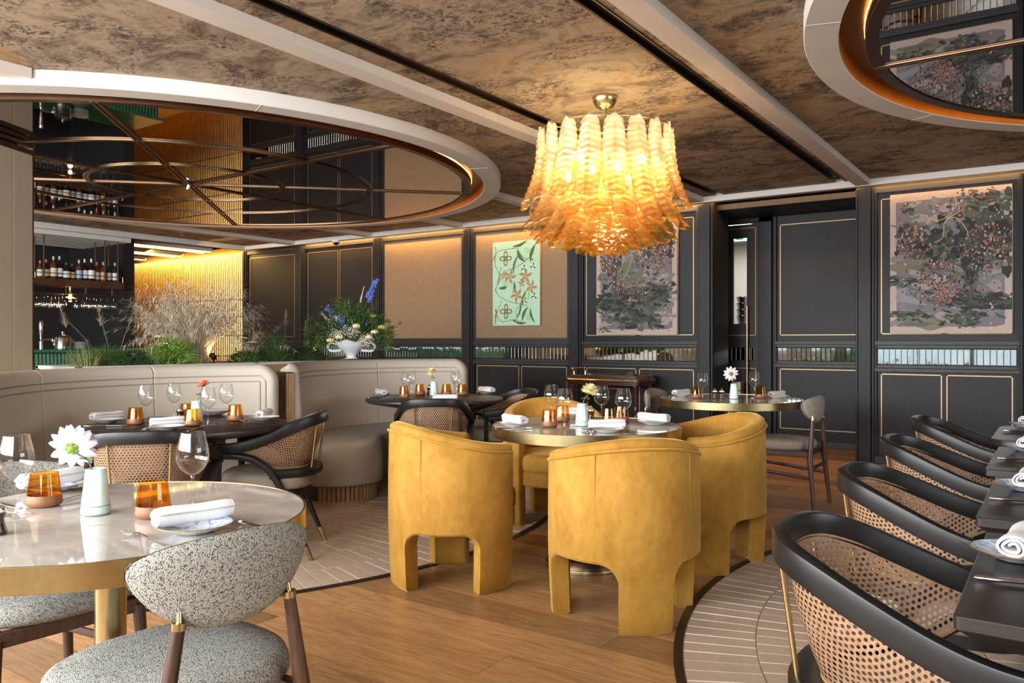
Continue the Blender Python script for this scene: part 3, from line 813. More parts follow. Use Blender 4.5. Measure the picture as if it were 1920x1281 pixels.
def marble_table(label, x, y, r, group='round marble tables with brass edges'):
    t = thing('round_table', label, 'table', (x, y, 0), 0, group)
    obj('marble_top', B().lathe([(.0005, .75), (r - .006, .75), (r - .005, .748), (r - .005, .71)], 96), M['marble'], t, smooth=35)
    obj('brass_rim', B().lathe([(r - .005, .70), (r - .005, .7512), (r - .001, .7512), (r, .750), (r, .696), (r - .002, .694), (r - .02, .694)], 96), M['brass'], t, smooth=35)
    obj('underside', B().lathe([(r - .02, .695), (.0005, .695)], 48), M['black'], t, smooth=0)
    obj('leg', B().lathe([(.038, .695), (.038, .09), (.048, .08)], 32), M['brass'], t)
    obj('foot', B().lathe([(.040, .10), (.10, .095), (.17, .08), (.205, .055), (.215, .02)], 40), M['bronze'], t)
    obj('foot_ring', B().lathe([(.212, .022), (.222, .02), (.224, .012), (.222, 0), (.2, 0)], 40), M['brass'], t)
    return t
T1 = (-2.036, 1.108); T2 = (-3.957, 2.575); T3 = (-4.154, 4.908); T4 = (-2.114, 3.754); T5 = (-2.168, 6.162)
marble_table('large round marble table with brass edge nearest the camera, cut by the left frame edge', *T1, .492)
marble_table('round marble table with brass edge encircled by mustard velvet chairs', *T4, .505)
marble_table('round marble table with brass edge in front of the dark doorway', *T5, .548)


def dark_table(label, x, y, r):
    t = thing('round_table', label, 'table', (x, y, 0), 0, 'round dark wood tables')
    obj('table_top', B().lathe([(.0005, .75), (r - .012, .75), (r - .002, .746), (r, .738), (r - .002, .728), (r - .02, .716), (r - .16, .690), (.0005, .690)], 96), M['tabledark'], t, smooth=35)
    obj('pedestal', B().lathe([(.105, .69), (.115, .5), (.16, .2), (.235, .03), (.235, .015)], 40), M['chairblack'], t)
    obj('support', B().box((0, 0, .675), (.62, .06, .035)).box((0, 0, .675), (.06, .62, .035)), M['chairblack'], t, smooth=0, bev=.004)
    obj('foot_ring', B().lathe([(.236, .016), (.242, .014), (.242, 0), (.2, 0)], 40), M['brass'], t)
dark_table('round dark wood table before the near linen banquette, a coral dahlia on it', *T2, .535)
dark_table('round dark wood table before the far linen banquette, a pale yellow dahlia on it', *T3, .55)

ROW = [(-.150, 1.49, .70), (-.186, 2.355, .75), (-.228, 3.262, .735), (-.278, 4.244, .78)]
nth = ['nearest', 'second', 'third', 'farthest']
for k, (x0, y0, l) in enumerate(ROW):
    t = thing('square_table', nth[k] + ' square dark table in the row along the frame edge beside the cane chairs', 'table', (x0 + .36, y0 + l/2, 0), 0, 'square dark tables in a row')
    def rr(ix, cr=.03):
        a, b_ = .36 - ix, l/2 - ix; out = []
        for cx_, cy_, a0 in ((1, 1, 0), (-1, 1, 90), (-1, -1, 180), (1, -1, 270)):
            for i in range(5):
                q = rad(a0 + 22.5*i); out.append((cx_*(a - cr) + cr*cos(q), cy_*(b_ - cr) + cr*sin(q)))
        return out
    cr = .10 if k == 3 else .012
    b = B().prism(rr(0, cr), .725, .75)
    lo = rr(.045, cr); hi = rr(.002, cr); n = len(lo)
    b.add([(x, y, .69) for x, y in lo] + [(x, y, .725) for x, y in hi], [tuple(range(n - 1, -1, -1))] + [(i, (i+1) % n, n + (i+1) % n, n + i) for i in range(n)])
    obj('table_top', b, M['tabledark'], t, smooth=30, bev=.0025)
    obj('post', B().box((0, 0, .36), (.09, .09, .66)), M['chairblack'], t, smooth=0, bev=.006)
    obj('foot', B().box((0, 0, .012), (.46, .46, .024)).box((0, 0, .03), (.2, .2, .02)), M['chairblack'], t, smooth=0, bev=.006)


# ---- black armchair with cane back
def cane_chair(label):
    t = thing('cane_armchair', label, 'chair', (0, 0, 0), 0, 'black armchairs with cane backs')
    half = [(0, -.297, .772), (.088, -.290, .771), (.158, -.258, .763), (.206, -.195, .742), (.237, -.10, .702), (.262, .02, .655), (.280, .13, .630), (.288, .265, .621)]
    rail = cat_rom([(-x, y, z) for x, y, z in half[:0:-1]] + half, 6)
    obj('top_rail', B().sweep(rail, rsec(.034, .057, .14)), M['chairblack'], t, smooth=35)
    ringh = [(0, -.246, .478), (.085, -.238, .478), (.152, -.200, .478), (.198, -.125, .478), (.218, -.075, .478), (.226, -.040, .478)]
    ring = cat_rom([(-x, y, z) for x, y, z in ringh[:0:-1]] + ringh, 6)
    obj('lower_rail', B().sweep(ring, rsec(.072, .046, .2)), M['chairblack'], t, smooth=35)
    for s in (-1, 1):
        arch = cat_rom([(s*.285, .235, .586), (s*.280, .13, .588), (s*.270, .035, .566), (s*.260, -.04, .512), (s*.254, -.095, .430), (s*.247, -.135, .33), (s*.238, -.185, .19), (s*.229, -.232, .085)], 4)
        rr_ = [.024]*13 + [.024 - .010*(i/15) for i in range(16)]
        obj('leg', B().sweep(arch, rsec(1.5, 2.1, .3), rr_[:len(arch)], up=(1, 0, 0)), M['chairblack'], t, smooth=60)
        obj('ferrule', B().cyl((s*.229, -.232, .086), (s*.222, -.270, 0), .0165, .011), M['brass'], t)
        obj('leg', B().sweep([(s*.284, .245, .610), (s*.276, .240, .40), (s*.262, .252, .085)], rsec(1.6, 1.6, .25), [.022, .020, .014]), M['chairblack'], t, smooth=60)
        obj('ferrule', B().cyl((s*.262, .252, .086), (s*.257, .256, 0), .0155, .011), M['brass'], t)
        obj('bolt', B().cyl((s*.262, -.045, .505), (s*.283, -.045, .505), .008, n=10), M['brass'], t)
        b = B()
        b.cyl((s*.120, -.246, .497), (s*.132, -.278, .752), .0062, n=10)
        obj('brass_rod', b, M['brass'], t)
    # cane: real openings in staggered rows
    N = 160
    bot = cat_rom([(0, -.212, .500), (.085, -.204, .500), (.142, -.168, .500), (.182, -.10, .500), (.214, -.03, .520), (.246, .05, .576), (.268, .135, .618)], 26)
    top = cat_rom([(0, -.284, .750), (.082, -.277, .749), (.148, -.247, .741), (.194, -.188, .720), (.226, -.095, .682), (.250, .02, .638), (.269, .138, .622)], 26)
    n1 = len(bot); HB = [None]*(2*n1 - 1); HT = HB[:]
    for i in range(n1):
        for A, H in ((bot, HB), (top, HT)):
            p = A[i]; H[n1 - 1 + i] = Vector(p); H[n1 - 1 - i] = Vector((-p[0], p[1], p[2]))
    S = [0]
    for p, q in zip(HB, HB[1:]): S.append(S[-1] + ((q - p).length*.5 + .5*(HT[len(S)] - HT[len(S) - 1]).length))
    L = S[-1]
    def at(s):
        s = min(max(s, 0), L - 1e-6); lo, hi = 0, len(S) - 1
        while hi - lo > 1:
            m = (lo + hi)//2
            if S[m] <= s: lo = m
            else: hi = m
        f = (s - S[lo])/(S[hi] - S[lo]); return HB[lo].lerp(HB[hi], f), HT[lo].lerp(HT[hi], f)
    def pt(s, v):
        a, b_ = at(s); h = (b_ - a).length; f = min(v/h, 1) if h > 1e-5 else 0
        p = a.lerp(b_, f); bul = .012*sin(PI*f)*min(1, h/.2)
        n_ = Vector((p.x, p.y - .1, 0)); n_ = n_.normalized() if n_.length > 1e-4 else n_
        return p + n_*bul
    dx, dy, hr = .0150, .0128, .0043; b = B(); nrow = int(.28/dy) + 1; nc = int(L/dx); dx = L/nc
    for j in range(nrow):
        v0 = j*dy; o_ = .5*dx if j % 2 else 0
        for i in range(nc + (1 if j % 2 else 0)):
            u0 = i*dx - o_; u1 = u0 + dx; u0c, u1c = max(u0, 0), min(u1, L)
            hc = [(at(q)[1] - at(q)[0]).length for q in (u0c, (u0c + u1c)/2, u1c)]
            if max(hc) <= v0: continue
            if min(hc) > v0 + dy + .006 and j > 0 and u0 >= 0 and u1 <= L:
                um, vm = (u0 + u1)/2, v0 + dy/2; vs_ = []
                for (a, c_) in ((u0, v0), (um, v0), (u1, v0), (u1, vm), (u1, v0 + dy), (um, v0 + dy), (u0, v0 + dy), (u0, vm)): vs_.append(pt(a, c_))
                for k in range(8):
                    q = rad(225 + 45*k); vs_.append(pt(um + hr*1.12*cos(q), vm + hr*sin(q)))
                b.add(vs_, [(k, (k+1) % 8, 8 + (k+1) % 8, 8 + k) for k in range(8)])
            else:
                b.add([pt(u0c, v0), pt(u1c, v0), pt(u1c, v0 + dy), pt(u0c, v0 + dy)], [(0, 1, 2, 3)])
    obj('cane_back', b, M['cane'], t, smooth=70)
    edge = [pt(L*i/80, 0) for i in range(81)] + [pt(L*i/80, 1) for i in range(80, -1, -1)]
    obj('cane_border', B().tube(edge, .0042, 5, closed=True), M['caneborder'], t)
    def sq(r, k=2.6, n=40):
        return [(math.copysign(abs(cos(a))**(2/k), cos(a))*r*1.0, math.copysign(abs(sin(a))**(2/k), sin(a))*r*1.02) for a in (2*PI*i/n for i in range(n))]
    b = B(); lev = [(.85, .388), (.96, .392), (1, .41), (1, .445), (.985, .463), (.93, .475), (.75, .481), (.4, .484), (.02, .485)]
    n = 40; vs_ = [(x, y + .01, z) for q, z in lev for x, y in sq(.247*q)]
    b.add(vs_, [(j*n + i, j*n + (i+1) % n, (j+1)*n + (i+1) % n, (j+1)*n + i) for j in range(len(lev) - 1) for i in range(n)])
    obj('seat', b, M['seatcloth'], t, smooth=60)
    obj('seat_frame', B().prism([(x, y + .01) for x, y in sq(.225)], .352, .389), M['chairblack'], t, smooth=40)
    return t
cc = cane_chair('nearest cane-backed black armchair at the square table row, low at the frame edge')
cc.location = (-.212, 1.83, 0); cc.rotation_euler = (0, 0, face(1, 0))
for lab, x, y, d in (('second cane-backed black armchair along the row of square tables', -.280, 2.735, (1, 0)),
                     ('third cane-backed black armchair along the row of square tables', -.320, 3.69, (1, 0)),
                     ('farthest cane-backed black armchair along the square table row, nearest the panelled wall', -.355, 4.74, (1, 0)),
                     ('cane armchair seen from behind, between marble table and dark round table', -3.61, 2.16, (-.76, .65)),
                     ('cane armchair turned side-on, right of the near dark round table', -3.715, 2.955, (-.78, -.625)),
                     ('cane armchair seen from behind at the far dark table, beyond the left velvet chair', -3.80, 4.48, (-.64, .77)),
                     ('cane armchair turned side-on at the far dark table, before the black panelling', -3.88, 5.42, (-.50, -.86))):
    dup(cc, lab, (x, y, 0), face(*d))


# ---- mustard velvet barrel chair
def tub_chair(label):
    t = thing('barrel_chair', label, 'chair', (0, 0, 0), 0, 'mustard velvet barrel chairs')
    Ro, T, PH = .330, .080, 128
    legs = [(-21, 21), (88, PH + 1), (-PH - 1, -88)]
    zt = lambda p: .705 + .100*(.5 + .5*cos(rad(min(abs(p)/PH, 1)*180)))
    def zl(p):
        best = .285
        for a, b_ in legs:
            if a <= p <= b_: return 0.0
            s = rad(min(abs(p - a), abs(p - b_)))*Ro; rc = .085
            if s < rc: best = min(best, .285 - (rc - math.sqrt(max(0, rc*rc - (rc - s)**2))))
        return best
    cols = set()
    p = -PH
    while p <= PH: cols.add(round(p, 3)); p += 4
    for a, b_ in legs:
        for e, sg in ((a, -1), (b_, 1)):
            if abs(e) < PH:
                for k in (0, .02, .15, .5, 1.2, 2.4, 4, 6, 8.5, 11, 14): cols.add(round(e + sg*k, 3))
                cols.add(round(e - sg*.6, 3)); cols.add(round(e - sg*2, 3))
    for k in (.1, .4, 1, 2, 3.5, 5.5): cols.add(PH - k); cols.add(-PH + k)
    cols = sorted(cols); vs_ = []; nsec = 0
    for p in cols:
        a, zb = zt(p), zl(p); end = (PH - abs(p))*rad(1)*Ro; q = min(end/.03, 1); th = T*(.55 + .45*math.sqrt(1 - (1 - q)**2))
        top = a - .012*(1 - math.sqrt(1 - (1 - q)**2)); h = th/2; rm = Ro - T/2
        sec = []
        c_ = .010
        sec.append((h - c_, zb)); sec.append((h, zb + c_))
        zlev = [max(zb + c_ + .003, z) for z in (.09, .20, .30, .42, .54)]
        sec += [(h, z) for z in zlev]
        sec.append((h, top - .046)); sec.append((h - .006, top - .038)); sec.append((h - .002, top - .030))
        for k in range(1, 6):
            an = PI*k/6; sec.append((h*cos(an), top - .028 + .028*sin(an)))
        sec.append((-h, top - .030))
        sec += [(-h, z) for z in zlev[::-1]] + [(-h, zb + c_), (-h + c_, zb)]
        nsec = len(sec)
        for o_, z in sec:
            r = rm + o_ + .006*sin(PI*min(max(z, 0)/.8, 1)) - .02*max(0, 1 - z/.25)*(1 if o_ > 0 else .5)*0.4
            vs_.append((r*sin(rad(p)), -r*cos(rad(p)), z))
    b = B(); N = len(cols)
    fs = [(j*nsec + i, j*nsec + (i+1) % nsec, (j+1)*nsec + (i+1) % nsec, (j+1)*nsec + i) for j in range(N - 1) for i in range(nsec)]
    fs += [tuple(range(nsec - 1, -1, -1)), tuple((N-1)*nsec + i for i in range(nsec))]
    b.add(vs_, fs)
    obj('shell', b, M['velvet'], t, smooth=55)
    pp = [((Ro + .006)*sin(rad(p)), -(Ro + .006)*cos(rad(p)), zt(p) - .043) for p in range(-PH + 4, PH - 3, 4)]
    obj('piping', B().tube(pp, .0055, 6), M['velvet'], t)
    for a in (-38, 38):
        sm = [((Ro + .0035)*sin(rad(a)), -(Ro + .0035)*cos(rad(a)), .30 + .44*i/8) for i in range(9)]
        obj('seam', B().tube(sm, .0028, 5), M['velvet'], t)
    def dd(r, yf, n=36):
        return [(r*cos(a)*.98, min(r*sin(a)*1.0 + (.05 if sin(a) > 0 else 0), yf)) for a in (2*PI*i/n for i in range(n))]
    obj('seat_base', B().prism(dd(.262, .30), .262, .355), M['velvet'], t, smooth=40, bev=.012)
    b = B(); lev = [(.93, .355), (.985, .362), (1, .385), (1, .42), (.98, .445), (.92, .46), (.6, .468), (.02, .47)]; n = 36
    b.add([(x, y, z) for q, z in lev for x, y in dd(.268*q, .315*q)], [(j*n + i, j*n + (i+1) % n, (j+1)*n + (i+1) % n, (j+1)*n + i) for j in range(len(lev) - 1) for i in range(n)])
    obj('cushion', b, M['velvet'], t, smooth=60)
    return t
tc = tub_chair('mustard velvet chair with its back to the camera, front and centre')
tc.location = (-1.615, 3.205, 0); tc.rotation_euler = (0, 0, face(-.70, .714))
for lab, x, y, d in (('mustard velvet chair left of the marble table, beside the tiled floor edge', -2.545, 3.165, (.47, .88)),
                     ('mustard velvet chair right of the marble table, opening toward it, by the cane chairs', -1.63, 4.19, (-.72, -.69)),
                     ('mustard velvet chair facing the camera from behind the marble table', -2.83, 4.57, (.66, -.75))):
    dup(tc, lab, (x, y, 0), face(*d))


# ---- boucle dining chair
def boucle_chair(label, mat_):
    t = thing('boucle_chair', label, 'chair', (0, 0, 0), 0, 'boucle dining chairs with walnut legs')
    zt = lambda u: .812 - .028*u*u; zb = lambda u: .615 + .105*abs(u)**2.5
    def pt(u, v, sg):
        a = -1 + 2*u; q = -1 + 2*v
        top, bo = zt(a), zb(a); e_ = math.sqrt(max(0, 1 - abs(a)**9)); z = (top + bo)/2 + (top - bo)/2*q*(.25 + .75*e_)
        th = .030*math.sqrt(max(0, 1 - abs(q)**2.5))*math.sqrt(max(0, 1 - abs(a)**5)) + .002
        y = -.258 + .060*a*a - .10*(z - .7) ; return (.208*a, y + sg*th, z)
    b = B().grid(lambda u, v: pt(u, v, 1), 40, 16).grid(lambda u, v: pt(1 - u, v, -1), 40, 16)
    obj('backrest', b, mat_, t, smooth=70)
    def sq(r, n=44):
        out = []
        for i in range(n):
            a = 2*PI*i/n; k = 2.35
            x = math.copysign(abs(cos(a))**(2/k), cos(a)); y = math.copysign(abs(sin(a))**(2/k), sin(a))
            out.append((x*r*(1.06 + .05*y), y*r*.98))
        return out
    lev = [(.80, .418), (.95, .422), (1, .438), (.995, .458), (.965, .476), (.89, .487), (.6, .493), (.3, .490), (.02, .488)]; n = 44
    b = B(); b.add([(x, y, z) for q, z in lev for x, y in sq(.242*q)], [(j*n + i, j*n + (i+1) % n, (j+1)*n + (i+1) % n, (j+1)*n + i) for j in range(len(lev) - 1) for i in range(n)])
    obj('seat', b, mat_, t, smooth=60)
    fr = B()
    for s in (-1, 1): fr.box((s*.185, -.02, .398), (.026, .44, .042))
    fr.box((0, .195, .398), (.38, .026, .042)).box((0, -.215, .398), (.38, .026, .042))
    obj('seat_frame', fr, M['walnut'], t, smooth=0, bev=.004)
    for s in (-1, 1):
        obj('leg', B().tube([(s*.205, -.285, 0), (s*.178, -.250, .36), (s*.128, -.256, .645)], [.0125, .0205, .0125], 14), M['walnut'], t)
        obj('leg', B().tube([(s*.215, .225, 0), (s*.195, .200, .40)], [.0115, .0190], 14), M['walnut'], t)
        obj('collar', B().cyl((s*.129, -.256, .638), (s*.128, -.256, .652), .0145, n=14), M['brass'], t)
        obj('pin', B().cyl((s*.128, -.256, .650), (s*.124, -.248, .688), .0065, n=10), M['brass'], t)
        obj('stretcher', B().sweep([(s*.200, .210, .27), (s*.188, -.262, .23)], rsec(.014, .026)), M['walnut'], t)
    obj('stretcher', B().sweep([(-.186, -.258, .30), (.186, -.258, .30)], rsec(.014, .026)), M['walnut'], t)
    obj('stretcher', B().sweep([(-.20, .208, .17), (.20, .208, .17)], rsec(.014, .026)), M['walnut'], t)
    return t
bc = boucle_chair('grey speckled boucle chair in front of the nearest marble table, seen from behind', M['boucle'])
bc.location = (-1.665, 1.05, 0); bc.rotation_euler = (0, 0, face(-1, .06))
dup(bc, 'speckled boucle chair mostly hidden under the nearest marble table', (-2.53, 1.165, 0), face(1, -.05))
b2 = boucle_chair('taupe boucle chair on the doorway side of the back marble table', M['boucle2'])
b2.location = (-1.72, 6.02, 0); b2.rotation_euler = (0, 0, face(-1, .03))
dup(b2, 'taupe boucle chair between the wooden trolley and the back marble table', (-2.565, 6.13, 0), face(1, .05))

# ---- serving trolley
t = thing('serving_trolley', 'polished mahogany serving trolley with turned legs against the black panelling', 'trolley', (-4.265, 8.14, 0))
def rrect(a, b_, cr, n=4):
    out = []
    for cx_, cy_, a0 in ((1, 1, 0), (-1, 1, 90), (-1, -1, 180), (1, -1, 270)):
        for i in range(n + 1):
            q = rad(a0 + 90*i/n); out.append((cx_*(a - cr) + cr*cos(q), cy_*(b_ - cr) + cr*sin(q)))
    return out
b = B(); lev = [(.05, .705), (.03, .712), (.03, .722), (.012, .73), (.012, .742), (.0, .752), (0, .768), (.012, .778), (.012, .79), (.03, .80), (.03, .812), (.045, .822), (.06, .822), (.06, .805)]
n = 20; b.add([(x, y, z) for i_, z in lev for x, y in rrect(.475 - i_, .25 - i_, .05)], [(j*n + i, j*n + (i+1) % n, (j+1)*n + (i+1) % n, (j+1)*n + i) for j in range(len(lev) - 1) for i in range(n)] + [tuple((len(lev) - 1)*n + i for i in range(n))])
obj('tray_top', b, M['mahogany'], t, smooth=30)
legp = [(.018, .06), (.022, .10), (.016, .12), (.026, .15), (.018, .17), (.018, .19), (.028, .25), (.022, .38), (.016, .42), (.027, .45), (.018, .47), (.018, .49), (.030, .55), (.022, .66), (.030, .68), (.030, .71)]
for s in (-1, 1):
    for q in (-1, 1):
        obj('leg', B().lathe(legp, 16, (s*.40, q*.18, 0)), M['mahogany'], t, smooth=60)
        obj('caster', B().cyl((s*.40 - .012, q*.18, .03), (s*.40 + .012, q*.18, .03), .03, n=16).box((s*.40, q*.18, .055), (.03, .02, .02)), M['brass'], t)
obj('lower_shelf', B().box((0, 0, .20), (.84, .40, .025)), M['mahogany'], t, smooth=0, bev=.008)
obj('drawer_rail', B().box((.04, -.19, .675), (.34, .03, .03)), M['mahogany'], t, smooth=0, bev=.004)
obj('handle', B().tube(cat_rom([(-.40, -.13, .80), (-.41, -.13, .86), (-.42, -.13, .885), (-.42, .0, .89), (-.42, .13, .885), (-.41, .13, .86), (-.40, .13, .80)], 4), .009, 8).ell((-.42, -.14, .885), .016, .02, .016).ell((-.42, .14, .885), .016, .02, .016), M['brass'], t)
tag(obj('carving_rest', B().box((0, 0, .018), (.11, .07, .024)).ell((0, 0, .03), .05, .03, .02), M['leather'], loc=(-3.93, 7.985, .81), bev=.004), 'small black object on the front corner of the wooden trolley', 'rest')
tag(obj('glass_dish', B().lathe([(.0, .0), (.04, .0), (.055, .014), (.057, .018)], 20), M['glass'], loc=(-3.86, 8.16, .806)), 'small clear dish on the trolley end by the wall', 'dish')
t = thing('pedal_bin', 'small brass coloured bin by the dark door, beyond the back marble table', 'bin', (-3.16, 9.22, 0))
obj('body', B().prism(rrect(.062, .055, .015), .02, .62), M['brassdull'], t, smooth=40); obj('lid', B().prism(rrect(.064, .057, .015), .625, .73), M['brassdull'], t, smooth=40, bev=.006); obj('foot', B().prism(rrect(.055, .05, .015), 0, .02), M['black'], t)

# ---- planter behind the banquettes, urn table
pl = thing('planter', 'long white-rimmed planter trough behind the linen banquettes', 'planter', (-6.35, 4.55, 0))
obj('trough', B().bb((-.30, -1.50, 0), (.30, 1.70, .985)), M['flute'], pl, smooth=0)
obj('rim', B().bb((-.32, -1.52, .985), (-.28, 1.72, 1.012)).bb((.28, -1.52, .985), (.32, 1.72, 1.012)).bb((-.32, -1.52, .985), (.32, -1.48, 1.012)).bb((-.32, 1.68, .985), (.32, 1.72, 1.012)), M['white'], pl, smooth=0, bev=.004)
obj('soil', B().bb((-.28, -1.48, .98), (.28, 1.68, .995)), M['soil'], pl, smooth=0)
t = thing('urn_stand', 'round dark stand behind the far banquette carrying the white flower urn', 'stand', (-5.75, 5.55, 0))
obj('tray', B().lathe([(.0005, 1.02), (.25, 1.02), (.262, 1.036), (.272, 1.036), (.272, 1.022), (.255, 1.0), (.0005, 1.0)], 40), M['mahogany'], t)
obj('column', B().lathe([(.05, 1.0), (.04, .6), (.05, .1), (.17, .02), (.17, 0)], 24), M['mahogany'], t)

# ================================================================== TABLE SETTINGS
ZT = .7515
